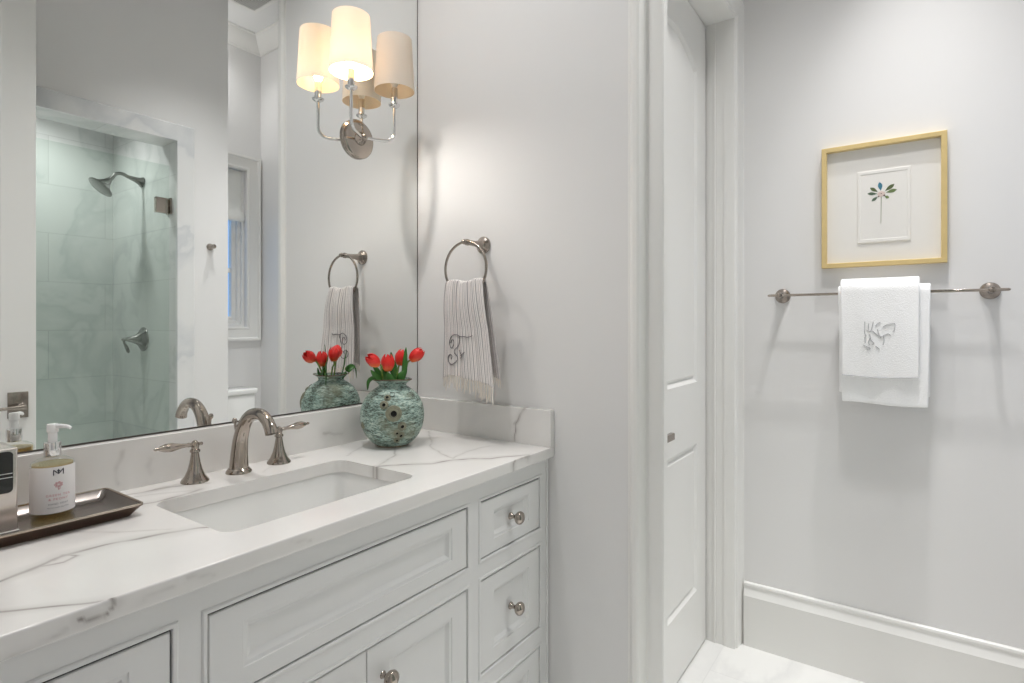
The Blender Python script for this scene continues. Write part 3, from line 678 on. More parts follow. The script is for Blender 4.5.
ht = thing('striped_towel', 'white linen hand towel with grey stripes, fringe and script letter hanging from the ring', 'towel', (RX, RY, 1.05))
def st_front(u, v):
    """u across 0..1 from high y to low y, v down 0..1 from the top of the fold."""
    w0, w1 = .150, .214; e = v ** .8
    c0, c1 = 1.180, 1.157; y = (c0 + (c1 - c0) * v) + (.5 - u) * (w0 + (w1 - w0) * e)
    z = 1.392 + .004 * math.sin(u * 9) - v * (.325 - .022 * math.sin(u * 3.0 + .6))
    fold = (.0055 * math.sin(u * 21 + .6 * math.sin(v * 3)) + .004 * math.sin(u * 37 + 1)) * (1 - .65 * v) + .0035 * math.sin(u * 8 + v * 2)
    x = RX - .017 - .006 * math.sin(PI * min(v * 2.2, 1)) + fold - .004 * v
    return Vector((x, y, z))
def st_back(u, v):
    f = st_front(u, v * .93); return Vector((RX + .015 + .003 * math.sin(u * 17) + .004 * v, f.y - .001 - .004 * v, f.z))
b = NB(); uvl = b.loops.layers.uv.new('UVMap'); rows = []; par = []
nu = 90
for v in np.linspace(1, 0, 50): rows.append([st_front(u, v) for u in np.linspace(0, 1, nu)]); par.append(v)
for k in range(1, 6):
    a = k / 6 * PI; r = []
    for u in np.linspace(0, 1, nu):
        p, q = st_front(u, 0), st_back(u, 0); c = (p + q) / 2; r.append(Vector((c.x - math.cos(a) * (q.x - p.x) / 2, c.y, c.z + math.sin(a) * .011)))
    rows.append(r)
for v in np.linspace(0, 1, 30): rows.append([st_back(u, v) for u in np.linspace(0, 1, nu)])
V = grid(b, rows); idx = {}
for i, r in enumerate(V):
    for j, v in enumerate(r): idx[v] = (j / (nu - 1), i / len(V))
for f in b.faces:
    for l in f.loops: l[uvl].uv = idx[l.vert]
o = obj('cloth', b, STRIPE, ht, True, 80); m_ = o.modifiers.new('s', 'SOLIDIFY'); m_.thickness = .0018
b = NB(); rnd = random.Random(3)
for k in range(26):
    u = (k + .5) / 26; p = st_front(u, 1); L_ = .024 + .022 * rnd.random() + .022 * max(0, math.sin(u * 2.6 - .2) - .3) * u
    q = p + Vector((rnd.uniform(-.004, .004), rnd.uniform(-.005, .005), -L_)); m1 = (p + q) / 2 + Vector((rnd.uniform(-.003, .003), rnd.uniform(-.003, .003), 0))
    tube(b, catmull([p + Vector((0, 0, .003)), m1, q], 4), [.0028, .0021, .0026, .0014], 6)
obj('front_fringe', b, FRINGE, ht, True); b = NB()
for k in range(30):
    u = (k + .5) / 30; p = st_back(u, 1); q = p + Vector((rnd.uniform(-.003, .002), rnd.uniform(-.004, .004), -.024 - .01 * rnd.random()))
    tube(b, [p + Vector((0, 0, .003)), (p + q) / 2, q], [.0022, .0018, .001], 6)
obj('rear_fringe', b, FRINGE, ht, True)
def on_front(y, z, fn, lift, v0=0.0, sgn=-1):
    lo = None
    best = None
    for uu in np.linspace(0, 1, 41):
        for vv in np.linspace(v0, 1, 61):
            p = fn(uu, vv); d = (p.y - y) ** 2 + (p.z - z) ** 2
            if best is None or d < best[0]: best = (d, p.x)
    return Vector((best[1] - lift, y, z))
S1 = [[(1.164, 1.226), (1.17, 1.222), (1.18, 1.220), (1.192, 1.222), (1.205, 1.2215), (1.215, 1.222), (1.226, 1.227), (1.238, 1.2265), (1.25, 1.219), (1.257, 1.205), (1.255, 1.192), (1.246, 1.184), (1.238, 1.190), (1.235, 1.203), (1.240, 1.212), (1.247, 1.208), (1.25, 1.20)],
      [(1.214, 1.222), (1.216, 1.205), (1.222, 1.190), (1.231, 1.180), (1.232, 1.170), (1.224, 1.158), (1.223, 1.146), (1.234, 1.134), (1.250, 1.132), (1.262, 1.142), (1.262, 1.156), (1.252, 1.163), (1.243, 1.157), (1.247, 1.148)],
      [(1.216, 1.178), (1.205, 1.168), (1.197, 1.160), (1.206, 1.152)], [(1.190, 1.172), (1.20, 1.163), (1.205, 1.160)]]
b = NB()
for st in S1: tube(b, catmull([on_front(y - .026, z - .002, st_front, .0016) for y, z in st], 5), .0014, 6)
obj('embroidered_letter', b, THREAD, ht, True)

# ------------------------------------------------------------------ vase and tulips
vx, vy = 1.241, 1.336
vs_ = thing('vase', 'round teal verdigris pottery vase with holes holding red tulips on the counter', 'vase', (vx, vy, .88))
vp = [(.044, .8802), (.048, .883), (.060, .890), (.078, .908), (.092, .935), (.0985, .965), (.097, .995), (.088, 1.022), (.072, 1.045), (.055, 1.058), (.0455, 1.064), (.0425, 1.069), (.044, 1.075), (.051, 1.081), (.0585, 1.085), (.0585, 1.088), (.054, 1.087), (.044, 1.081), (.038, 1.072), (.041, 1.06), (.06, 1.045), (.085, 1.01), (.09, .96), (.07, .90), (.001, .89)]
b = NB(); t_ = bmesh.new(); rows = []
P2 = catmull([(r, z, 0) for r, z in vp], 3)
for p in P2: rows.append([(max(p.x, .0005) * (1 + .006 * math.sin(3 * a + p.y * 20)) * math.cos(a), max(p.x, .0005) * (1 + .006 * math.sin(3 * a + p.y * 20)) * math.sin(a), p.y + (.0015 * math.sin(2 * a) if p.y > 1.07 else 0)) for a in [2 * PI * i / 64 for i in range(64)]])
V = grid(t_, rows, True); t_.faces.new(V[0][::-1]); t_.faces.new(V[-1]); join(b, t_, Matrix.Translation((vx, vy, 0)))
obj('body', b, VASE, vs_, True, 60)
b = NB(); tube(b, [(vx + .0585 * math.cos(a), vy + .0585 * math.sin(a), 1.0868 + .0015 * math.sin(2 * a)) for a in [2 * PI * i / 48 for i in range(48)]], .0018, 8, closed=True); obj('rim', b, simple('brown_rim_glaze', (96, 78, 60), .5), vs_, True)
b = NB(); tube(b, [(vx + .0475 * math.cos(a), vy + .0475 * math.sin(a), .8835) for a in [2 * PI * i / 48 for i in range(48)]], .003, 8, closed=True); obj('foot_ring', b, simple('bare_foot_clay', (138, 120, 98), .7), vs_, True)
def vr(z):
    zs = [p[1] for p in vp[:12]]; rs = [p[0] for p in vp[:12]]; return float(np.interp(z, zs, rs))
def vase_pt(az, z):
    a = math.radians(az); r = vr(z) * 1.0; e = .002; sl = (vr(z + e) - vr(z - e)) / (2 * e)
    n = Vector((math.cos(a), math.sin(a), -sl)).normalized(); return Vector((vx + r * math.cos(a), vy + r * math.sin(a), z)), n
for az, z, r, h in ((229, .992, .025, .0085), (216, 1.037, .0115, .0045), (211, 1.017, .014, .006), (244, .953, .0145, .0055), (243, .925, .0125, .004), (235, .934, .010, .003), (236, .910, .010, .003), (160, .95, .012, .004)):
    p, n = vase_pt(az, z); hb = r * .36
    b = NB(); lathe(b, [(r, -.004), (r * .95, .0015), (r * .72, .003), (r * .6, .0022), (hb * 1.5, .0048), (hb * 1.1, .0055), (hb, .0035), (hb, .002)], 24, align(p, n), False, False); rg = obj('pierced_rosette', b, [RINGC], vs_, True, 50)
    b = NB(); lathe(b, [(hb * 1.08, .0034), (.0001, .0034)], 20, align(p, n), False, False); obj('hole', b, HOLE, rg)
# incised square mark near the neck
p, n = vase_pt(226, 1.046); M = align(p, n)
b = NB()
for q in ([(-.008, -.006), (.008, -.006), (.008, .006), (-.008, .006), (-.008, -.006)],): tube(b, [M @ Vector((y_, -x_, .001)) for x_, y_ in q], .001, 5)
obj('incised_mark', b, HOLE, vs_)

def tulip(base, head, size, lean, label, spin=0):
    """stem from base to head; a closed cup of six petals along lean."""
    t = thing('tulip', label, 'flower', base, 'tulips in the vase')
    base, head = Vector(base), Vector(head); d = Vector(lean).normalized(); head = head - d * size * .66
    b = NB(); tube(b, catmull([base, base.lerp(head, .5) + Vector((0, 0, .008)), head - d * .012, head], 6), .0028, 10); obj('stem', b, STEM, t, True)
    b = NB(); M = align(head, d)
    for k in range(6):
        off = 0 if k % 2 else .0012; a0 = k * PI / 3 + spin; rows = []
        for i in range(13):
            v = i / 12; R = size * (.24 + .98 * math.sin(PI * (.10 + .78 * v)) ** .9) * .42 - off; wid = math.radians(66) * math.sin(PI * min(1, .22 + v * .78)) ** .62 * (1 if v < .98 else .2) + .02
            if v > .85: R *= 1 - (v - .85) * .6
            rows.append([(R * math.cos(a0 + wid * s) * (1 + .05 * abs(s)), R * math.sin(a0 + wid * s) * (1 + .05 * abs(s)), size * 1.38 * v - .10 * size * abs(s) ** 2 * v) for s in np.linspace(-.62, .62, 9)])
        q = bmesh.new(); grid(q, rows); join(b, q, M)
    o = obj('bud', b, PETAL, t, True, 80); m_ = o.modifiers.new('s', 'SOLIDIFY'); m_.thickness = .0012
    return t
def leafm(parent, pts, wd, twist=(0, 0, 1)):
    c = catmull(pts, 7); n = len(c); b = NB(); rows = []
    for i, p in enumerate(c):
        t = (c[min(i + 1, n - 1)] - c[max(i - 1, 0)]).normalized(); s_ = t.cross(Vector(twist)).normalized(); nn = s_.cross(t)
        w_ = wd * math.sin(PI * min(1, (.10 + .9 * i / (n - 1)))) ** .7 + .0003
        rows.append([p + s_ * w_ * k + nn * (abs(k) * w_ * .45) for k in (-1, -.5, 0, .5, 1)])
    grid(b, rows); o = obj('leaf', b, LEAF, parent, True, 80); m_ = o.modifiers.new('s', 'SOLIDIFY'); m_.thickness = .0008
    return o
Rv = Vector((.5764, -.8171, 0)); Fv = Vector((.8171, .5764, 0)); O = Vector((vx, vy, 1.07))
def P(r, up, fwd=0): return O + Rv * r + Fv * fwd + Vector((0, 0, up))
t1 = tulip(P(-.020, 0, -.02), (1.158, 1.332, 1.150), .036, (-.80, .10, .52), 'red tulip leaning far to the left over the vase rim', .2)
t2 = tulip(P(-.006, 0, -.02), (1.212, 1.326, 1.140), .038, (-.05, -.05, 1), 'red tulip standing upright at the front centre of the vase', .5)
t3 = tulip(P(.012, 0), (1.264, 1.322, 1.154), .037, (.16, -.20, 1), 'orange red tulip standing just right of the centre one')
t4 = tulip(P(.026, 0, .01), (1.300, 1.290, 1.161), .038, (.45, -.58, .62), 'red tulip on a long bent stem leaning to the right', .3)
leafm(t1, [P(-.024, .0, -.02), P(-.040, .020, -.03), P(-.062, .048, -.03)], .010, (.7, .7, .2)); leafm(t1, [P(-.030, .005, -.01), P(-.050, .022, -.02), P(-.070, .012, -.02), P(-.074, -.016, -.02)], .006, (.7, .7, .2))
leafm(t2, [P(.0, .0, -.03), P(-.012, .02, -.036), P(-.026, .05, -.02), P(-.028, .088, -.01)], .009, (.7, .7, .2)); leafm(t3, [P(.004, 0, -.035), P(.002, .02, -.045), P(-.006, .04, -.045)], .012, (.7, .7, .1))
leafm(t3, [P(.020, .0, -.02), P(.038, .03, -.02), P(.043, .075, -.02), P(.046, .118, -.02)], .008, (.7, .7, .2)); leafm(t4, [P(.026, .0, -.02), P(.030, .026, -.03), P(.040, .045, -.02)], .010, (.7, .7, .2))
leafm(t2, [P(-.014, .0, -.02), P(-.034, .02, -.02), P(-.045, .045, -.02), P(-.058, .060, -.02)], .009, (.7, .7, .2)); leafm(t3, [P(-.02, .0, .03), P(-.03, .03, .05), P(-.02, .04, .075), P(-.01, .0, .085)], .011, (.5, .5, .6))
leafm(t2, [P(0, 0, .03), P(.0, .04, .04), P(-.012, .075, .045), P(-.016, .10, .05)], .008, (.7, .7, .2))

# ------------------------------------------------------------------ tray
X0, X1, Y0, Y1 = .12, .500, 1.245, 1.432
ty = thing('vanity_tray', 'long bronze toned metal tray with flared rim on the counter', 'tray', ((X0 + X1) / 2, 1.34, .88))
def rr(d, z, r=.012): return [(p[0], p[1], z) for p in rrect(X0 + d, X1 - d, Y0 + d, Y1 - d, max(r - d * .2, .004), 5)]
b = NB(); V = grid(b, [rr(.020, .8815), rr(.018, .8802), rr(.012, .8875), rr(.003, .8985), rr(.0, .9005), rr(.0005, .9025)], True); b.faces.new(V[0]); obj('outer_shell', b, BRONZE, ty, True, 35)
b = NB(); V = grid(b, [rr(.0005, .9025), rr(.005, .9022), rr(.014, .891), rr(.021, .8862), rr(.027, .8852)], True); b.faces.new(V[-1]); obj('inner_surface', b, TRAYM, ty, True, 35)
b = NB(); c = [Vector(p) for p in rr(.002, .9028)]; tube(b, c, .0024, 8, closed=True); obj('rim_bead', b, simple('worn_rim_metal', (188, 176, 164), .25, 1), ty, True)

# ------------------------------------------------------------------ soap dispenser
sx, sy, sz = .3854, 1.368, .8853
sd = thing('soap_dispenser', 'clear round hand soap bottle with white label and white pump standing on the tray', 'soap bottle', (sx, sy, sz))
Ms = Matrix.Translation((sx, sy, sz)); RBt = .0345
b = NB(); lathe(b, [(RBt - .004, .0), (RBt - .001, .002), (RBt, .006), (RBt, .104), (RBt - .002, .108), (.024, .1135), (.0145, .1165), (.0125, .118), (.0125, .121)], 48, Ms, True, False); obj('bottle', b, BOTTLE, sd, True, 50)
b = NB(); lathe(b, [(RBt - .006, .003), (RBt - .0025, .006), (RBt - .0025, .1045), (.001, .105)], 48, Ms); obj('liquid_soap', b, AMBER, sd, True, 50)
va = math.atan2(-sy, -sx)  # the side towards the room
def wrap(bm, R, zoff, s=1):
    for v in bm.verts:
        a = va + v.co.x / R; r = R + v.co.z; z = v.co.y + zoff; v.co = Vector((sx + r * math.cos(a), sy + r * math.sin(a), sz + z))
b = NB(); hw = math.radians(88) * RBt
t_ = bmesh.new(); grid(t_, [[(x, y, .0004) for x in np.linspace(-hw, hw, 40)] for y in (.0, .04, .088)]); wrap(t_, RBt, .014); join(b, t_); lb = obj('label', b, LABEL, sd, True, 80)
def text(s, size, off, m, name, space=1.0):
    cu = bpy.data.curves.new('txt', 'FONT'); cu.body = s; cu.size = size; cu.align_x = 'CENTER'; cu.align_y = 'CENTER'; cu.space_character = space; cu.resolution_u = 3
    to = bpy.data.objects.new('txt', cu); C.objects.link(to); bpy.context.view_layer.update()
    me = bpy.data.meshes.new_from_object(to.evaluated_get(bpy.context.evaluated_depsgraph_get())); bpy.data.objects.remove(to)
    t = bmesh.new(); t.from_mesh(me); bpy.data.meshes.remove(me)
    for v in t.verts: v.co.z = .0008; v.co.x += off[0]
    wrap(t, RBt, .016 + off[1]); b = NB(); join(b, t); return obj(name, b, m, lb)
LO = .009
text('GREEN TEA', .0062, (LO, .032), PINK, 'label_text', 1.25); text('& PEONY', .0062, (LO, .0245), PINK, 'label_text', 1.25)
text('HAND SOAP', .0046, (LO, .0155), GREYINK, 'label_text', 1.25); text('WITH SHEA BUTTER', .0032, (LO, .0085), GREYINK, 'label_text', 1.2)
def strokes(name, L_, r, m, yo):
    b = NB()
    for st in L_:
        pts = []
        for i in range(len(st) - 1):
            for k in range(5): t = k / 5; pts.append((st[i][0] + (st[i + 1][0] - st[i][0]) * t, st[i][1] + (st[i + 1][1] - st[i][1]) * t))
        pts.append(st[-1]); w_ = []
        for x, y in pts: a = va + (x + LO) / RBt; w_.append((sx + (RBt + .0008) * math.cos(a), sy + (RBt + .0008) * math.sin(a), sz + .016 + yo + y))
        tube(b, w_, r, 5)
    return obj(name, b, m, lb)
strokes('label_monogram', [[(-.0075, -.006), (-.0075, .0045), (.0, -.0035), (.0075, .0055), (.0075, -.005)], [(0, -.0035), (0, .0055)], [(-.0022, .003), (0, .001), (.0022, .003)]], .0008, INK, .076)
fl = []
for k in range(7):
    a = k * 2 * PI / 7; fl.append([(.0018 * math.cos(a), .0018 * math.sin(a)), (.006 * math.cos(a + .25), .005 * math.sin(a + .25)), (.0065 * math.cos(a + .6), .0055 * math.sin(a + .6)), (.0022 * math.cos(a + .9), .0022 * math.sin(a + .9))])
fl.append([(-.001, -.005), (.0, -.010), (.003, -.007)])
strokes('label_flower', fl, .00045, PINK, .052)
b = NB(); lathe(b, [(.0132, .1175), (.0138, .1185), (.0138, .1440), (.0132, .1455), (.0080, .146)], 32, Ms); obj('collar', b, CHROME, sd, True, 40)
pm = obj('pump', lathe(NB(), [(.0076, .146), (.0076, .163), (.0095, .165), (.0095, .177), (.0086, .180), (.001, .1805)], 28, Ms), PLASTIC, sd, True, 40)
b = NB(); nd = Vector((.62, -.78, 0)).normalized(); p0 = Vector((sx, sy, sz + .1745)); tube(b, catmull([p0, p0 + nd * .016 + Vector((0, 0, .001)), p0 + nd * .028, p0 + nd * .034 - Vector((0, 0, .003))], 5), [.0052, .0045, .0038, .003], 12); obj('nozzle', b, PLASTIC, pm, True, 60)

# ------------------------------------------------------------------ mirrored canister box beside the soap
cx0, cx1, cy0, cy1 = .235, .321, 1.318, 1.405; cz0 = .8853
cn = thing('tissue_box', 'polished silver box with a black panel on the tray at the left picture edge', 'box', ((cx0 + cx1) / 2, (cy0 + cy1) / 2, cz0))
b = NB(); box(b, cx0, cx1, cy0, cy1, cz0, cz0 + .152, .003, 3); obj('body', b, SILVER, cn, True, 40)
def rpanel(x0, x1, z0, z1, r=.008): return rrect(x0, x1, z0, z1, r, 6)
b = NB(); prism(b, [(p[0], p[1]) for p in rpanel(cx0 + .008, cx1 - .007, cz0 + .073, cz0 + .147)], 'y', cy0 - .0012, cy0 + .001); obj('black_panel', b, BLACKG, cn)
b = NB(); box(b, cx0 + .009, cx1 - .008, cy0 - .0018, cy0 - .001, cz0 + .100, cz0 + .1012); box(b, cx0 + .009, cx1 - .008, cy0 - .0018, cy0 - .001, cz0 + .107, cz0 + .1082); obj('inlay_line', b, CHROME, cn)
b = NB(); box(b, cx0 - .002, cx1 + .002, cy0 - .002, cy1 + .002, cz0, cz0 + .005, .0015); obj('foot', b, CHROME, cn)

# ------------------------------------------------------------------ framed print
FY0, FY1, FZ0, FZ1 = -.0966, .2666, 1.462, 1.895
MX = lambda x: Matrix(((0, 1, 0, x), (-1, 0, 0, 0), (0, 0, 1, 0), (0, 0, 0, 1)))   # local x -> -y, local y -> +x (faces -x)
fr = thing('framed_print', 'small botanical print in a thin gold frame above the towel bar', 'picture', (XF, .085, FZ0))
b = NB(); fw = .0165; frame_sweep(b, (-FY1 + fw, -FY0 - fw, FZ0 + fw, FZ1 - fw), [(0, .0), (0, .026), (.0015, .0285), (fw - .001, .0285), (fw, .0275), (fw, .0)], MX(XF - .0005)); obj('frame', b, GOLD, fr)
b = NB(); box(b, XF - .0095, XF - .0005, FY0 + .004, FY1 - .004, FZ0 + .004, FZ1 - .004); obj('mat', b, PAPER, fr)
b = NB(); panel_slab(b, rectp(-.156, -.001, 1.545, 1.797), .004, [rectp(-.148, -.009, 1.556, 1.786)], [(.002, .0012), (.003, .0012)], MX(XF - .0135)); sheet = obj('print_sheet', b, PAPER, fr)
b = NB(); box(b, XF - .024, XF - .0228, FY0 + .010, FY1 - .010, FZ0 + .010, FZ1 - .010); obj('glazing', b, CLEAR, fr)
ART = {}
def artm(n, c):
    if n not in ART: ART[n] = simple(n, c, .8, var=.25, vscale=200)
    return ART[n]
def petal(bm, cy, cz, ang, L_, wd):
    pts = []; a = math.radians(ang)
    for i in range(17):
        t = i / 16; pts.append((t * L_, wd * math.sin(PI * t ** 1.35) ))
    for i in range(15, 0, -1):
        t = i / 16; pts.append((t * L_, -wd * math.sin(PI * t ** 1.35)))
    prism(bm, [(cy - (x * math.cos(a) - y * math.sin(a)), cz + x * math.sin(a) + y * math.cos(a)) for x, y in pts], 'x', XF - .0128, XF - .0115)
ay, az_ = .085, 1.712
sets = [('art_blue', (64, 124, 148), [(97, .010, .032, .0065)], None), ('art_olive', (92, 104, 66), [(142, .012, .030, .0055), (38, .012, .036, .0062)], None), ('art_green', (116, 136, 84), [(12, .012, .034, .006), (-38, .012, .016, .0045)], None), ('art_dark', (84, 104, 82), [(172, .010, .032, .0050), (-142, .012, .024, .0048)], None)]
b_all = []
for n, c, L_, _ in sets:
    b = NB()
    for ang, st, ln, wd in L_: petal(b, ay - st * math.cos(math.radians(ang)), az_ + st * math.sin(math.radians(ang)), ang, ln, wd)
    obj('painted_leaf', b, artm(n, c), sheet)
b = NB(); prism(b, [(ay + .0013, az_ - .01), (ay - .0007, az_ - .01), (ay + .0006, az_ - .103), (ay + .0018, az_ - .103)], 'x', XF - .0128, XF - .0115); obj('painted_stem', b, artm('art_stem', (116, 122, 84)), sheet)
b = NB(); prism(b, [(ay + .0115 * math.cos(a), az_ + .009 * math.sin(a)) for a in [i * PI / 10 for i in range(20)]], 'x', XF - .0130, XF - .0115); obj('painted_blossom', b, artm('art_pink', (226, 206, 198)), sheet)
b = NB()
for dy, dz, r in ((0, .001, .0016), (-.0085, -.006, .0028), (.008, -.008, .002)): prism(b, [(ay + dy + r * math.cos(a), az_ + dz + r * math.sin(a)) for a in [i * PI / 6 for i in range(12)]], 'x', XF - .0132, XF - .0115)
obj('painted_seed', b, artm('art_brown', (92, 66, 62)), sheet)

# ------------------------------------------------------------------ towel bar and towels
BX, BZ = 2.290, 1.366
tb = thing('towel_bar', 'long slim nickel towel bar on the far wall below the print', 'towel bar', (XF, .097, BZ))
b = NB(); tube(b, [(BX, .4405, BZ), (BX, .436, BZ), (BX, -.244, BZ), (BX, -.2485, BZ)], [.0022, .0048, .0048, .0022], 14); obj('bar', b, NICKEL, tb, True, 40)
b = NB()
for y in (.400, -.2055): 
    b = NB(); lathe(b, [(.027, 0), (.027, .004), (.024, .008), (.017, .014), (.011, .028), (.009, .048), (.0095, .058), (.011, .064), (.009, .074), (.001, .077)], 28, align((XF - .0003, y, BZ), (-1, 0, 0))); obj('post', b, SATIN, tb, True, 50)
def drape(name, y0, y1, xf, xb, ztop, zf, zb, lab, thick, seed, skew=(0, 0)):
    def f(u, s):
        # s: 0..1 front bottom to top, 1..2 over, 2..3 back down
        rnd = math.sin(seed + u * 7) * .0022 + math.sin(seed * 2 + u * 15 + s * 2) * .0012
        cx = (xf + xb) / 2; rad = (xb - xf) / 2; zc = ztop - rad
        y = y0 + (y1 - y0) * u
        if s < 1: return Vector((xf + rnd - .003 * math.sin(PI * s), y + (1 - s) * (skew[0] * (1 - u) + skew[1] * u), zf + (zc - zf) * s + .003 * math.sin(u * 5 + seed) * (1 - s)))
        if s < 2: a = (s - 1) * PI; return Vector((cx - rad * math.cos(a) + rnd * (2 - s) , y, zc + rad * math.sin(a)))
        return Vector((xb, y, zc + (zb - zc) * (s - 2)))
    t = thing(name, lab, 'towel', (BX, (y0 + y1) / 2, zf), None)
    b = NB(); ss = list(np.linspace(0, 1, 34))[:-1] + list(np.linspace(1, 2, 9))[:-1] + list(np.linspace(2, 3, 20))
    grid(b, [[f(u, s) for u in np.linspace(0, 1, 40)] for s in ss])
    o = obj('cloth', b, TERRY, t, True, 80); m_ = o.modifiers.new('s', 'SOLIDIFY'); m_.thickness = thick; m_.offset = 0
    m2 = o.modifiers.new('b', 'BEVEL'); m2.width = thick * .35; m2.segments = 3; m2.limit_method = 'ANGLE'; m2.angle_limit = math.radians(50)
    return t, f
bt, fb = drape('bath_towel', .209, -.051, 2.272, 2.312, 1.389, .990, 1.02, 'larger plain white terry towel folded over the bar, under the smaller one', .009, 1.0, (-.012, .006))
hd, fh = drape('hand_towel', .201, -.022, 2.2575, 2.327, 1.412, 1.080, 1.20, 'smaller white terry towel with a grey monogram draped over the larger one', .010, 2.3, (-.006, .002))
b = NB()
for t_, f_, L_ in ((hd, fh, (.02, .985)),):
    tube(b, [f_(u, .012) + Vector((-.006, 0, 0)) for u in np.linspace(.0, 1, 30)], .0016, 6)
obj('hem', b, THREAD2, hd, True)
b = NB()
def hf(u, v): return fh(u, 1 - v) if v < 1 else fh(u, 0)
MG = [[(.128, 1.268), (.128, 1.228), (.123, 1.222)], [(.123, 1.240), (.112, 1.236), (.108, 1.246), (.104, 1.268)], [(.117, 1.262), (.118, 1.24)], [(.098, 1.252), (.092, 1.262), (.084, 1.266)],
      [(.078, 1.250), (.066, 1.258), (.052, 1.262), (.044, 1.260), (.046, 1.240), (.050, 1.236)], [(.106, 1.238), (.094, 1.224), (.082, 1.218), (.072, 1.224), (.062, 1.228), (.056, 1.222)],
      [(.092, 1.242), (.089, 1.228), (.084, 1.214)], [(.076, 1.222), (.074, 1.205), (.077, 1.190)], [(.114, 1.226), (.110, 1.206), (.102, 1.196), (.108, 1.190)], [(.128, 1.216), (.127, 1.196)], [(.133, 1.190), (.122, 1.184), (.112, 1.178), (.122, 1.174)], [(.098, 1.186), (.090, 1.180), (.086, 1.176)], [(.112, 1.214), (.118, 1.200), (.114, 1.190)]]
for st in MG: tube(b, catmull([on_front(y, z, hf, .0062) for y, z in st], 4), .0012, 6)
obj('monogram', b, THREAD2, hd, True)

# ------------------------------------------------------------------ shower: glass door, head, valve
YG = -.608
gd = thing('shower_door', 'frameless greenish glass shower door with square hinges, seen in the mirror', 'shower door', (1.56, YG, .02))
b = NB(); box(b, SX0 + .018, SX1 - .006, YG - .005, YG + .005, .02, 2.194); obj('glass', b, SHGLASS, gd)
for z in (1.955, .35):
    b = NB(); box(b, 1.490, 1.556, YG - .014, YG + .014, z - .045, z + .045, .003); box(b, 1.545, SX1 - .001, YG - .012, YG + .012, z - .022, z + .022, .003); box(b, 1.560, SX1 - .0005, YG - .028, YG + .028, z - .048, z + .048, .002); h_ = obj('hinge', b, NICKEL, gd)
b = NB(); tube(b, catmull([(.74, YG + .006, 1.20), (.74, YG + .05, 1.20), (.74, YG + .055, 1.17), (.74, YG + .055, 1.0), (.74, YG + .05, .97), (.74, YG + .006, .97)], 5), .008, 10); obj('pull_handle', b, NICKEL, gd, True)
b = NB(); box(b, SX0, SX1, YB - .175, YB - .03, 0, .018); struct('trim_shower_threshold', b, CASEM)
shd = thing('wall_mounted_shower', 'nickel bell shaped shower head on a curved arm behind the shower glass', 'shower head', (SX1, -.971, 2.16))
b = NB(); lathe(b, [(.034, 0), (.034, .004), (.030, .010), (.022, .022), (.016, .045), (.012, .075), (.0105, .09)], 28, align((SX1 - .0003, -.971, 2.150), (-1, 0, .22))); tube(b, catmull([(SX1 - .085, -.971, 2.169), (SX1 - .115, -.971, 2.180), (SX1 - .148, -.971, 2.172), (SX1 - .164, -.971, 2.150)], 5), .0105, 14); obj('arm', b, PEWTER, shd, True, 50)
b = NB(); lathe(b, [(.011, 0), (.013, .012), (.012, .022), (.018, .034), (.024, .052), (.036, .072), (.052, .088), (.070, .098), (.072, .103), (.066, .106), (.001, .106)], 32, align((SX1 - .162, -.971, 2.152), (-.66, 0, -.76))); obj('spray_head', b, PEWTER, shd, True, 40)
vv = thing('shower_valve', 'nickel bell shaped shower control with a drop lever behind the glass', 'shower valve', (SX1, -.96, 1.16))
b = NB(); lathe(b, [(.075, 0), (.075, .004), (.068, .010), (.050, .020), (.034, .036), (.022, .060), (.015, .080), (.011, .10), (.013, .112), (.009, .122), (.001, .124)], 32, align((SX1 - .0003, -.96, 1.165), (-1, 0, 0))); obj('body', b, PEWTER, vv, True, 50)
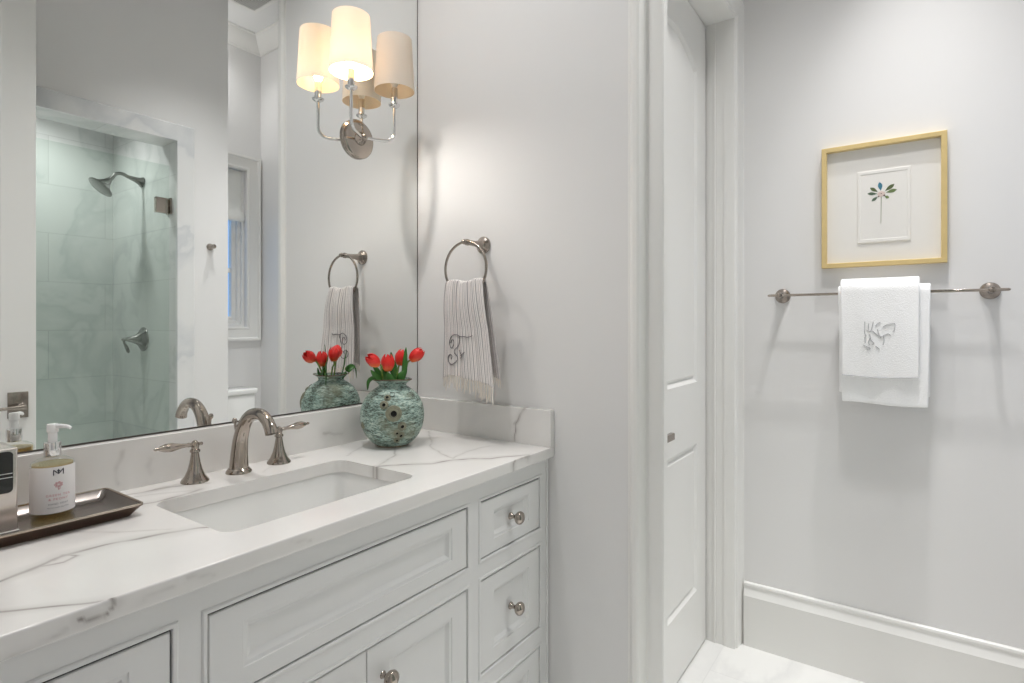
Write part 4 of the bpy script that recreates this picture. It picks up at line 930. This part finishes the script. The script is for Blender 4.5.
b = NB(); tube(b, [(SX1 - .112, -.96, 1.165), (SX1 - .108, -.955, 1.14), (SX1 - .098, -.95, 1.115), (SX1 - .090, -.948, 1.09), (SX1 - .088, -.947, 1.08)], [.004, .006, .010, .009, .002], 14); obj('lever', b, PEWTER, vv, True, 50)
rh = None
b = NB(); lathe(b, [(.021, 0), (.021, .004), (.016, .010), (.009, .024), (.008, .036), (.012, .042), (.014, .050), (.010, .058), (.001, .060)], 28, align((1.768, YB + .0005, 1.732), (0, 1, 0))); rh = obj('robe_hook', b, SATIN, None, True, 50); tag(rh, 'small nickel robe hook on the wall right of the shower casing, seen in the mirror', 'hook')

# ------------------------------------------------------------------ toilet
tl = thing('toilet', 'white two piece toilet under the window, its tank seen in the mirror', 'toilet', (2.035, -.6, 0))
tx = 2.035
b = NB(); box(b, tx - .170, tx + .170, -.955, -.765, .41, .775, .02, 3); tk = obj('tank', b, PORC, tl, True, 40)
b = NB(); box(b, tx - .178, tx + .178, -.962, -.755, .775, .812, .010, 3); obj('tank_lid', b, PORC, tl, True, 40)
b = NB(); box(b, tx - .14, tx - .08, -.752, -.742, .70, .715, .004); obj('flush_lever', b, CHROME, tk, True)
def ell(a, bb_, cy, z, n=40): return [(tx + .80 * a * math.cos(2 * PI * i / n), cy + bb_ * math.sin(2 * PI * i / n), z) for i in range(n)]
b = NB(); V = grid(b, [ell(.115, .25, -.60, .0), ell(.11, .245, -.60, .03), ell(.10, .21, -.60, .16), ell(.12, .22, -.58, .26), ell(.175, .25, -.535, .36), ell(.185, .26, -.53, .40), ell(.15, .22, -.53, .40), ell(.12, .17, -.53, .30), ell(.05, .08, -.53, .22)], True); b.faces.new(V[0][::-1]); b.faces.new(V[-1]); obj('bowl', b, PORC, tl, True, 50)
b = NB(); V = grid(b, [ell(.187, .262, -.53, .402), ell(.188, .264, -.53, .415), ell(.18, .256, -.53, .428), ell(.10, .15, -.53, .432)], True); b.faces.new(V[0][::-1]); b.faces.new(V[-1]); obj('seat', b, PORC, tl, True, 50)
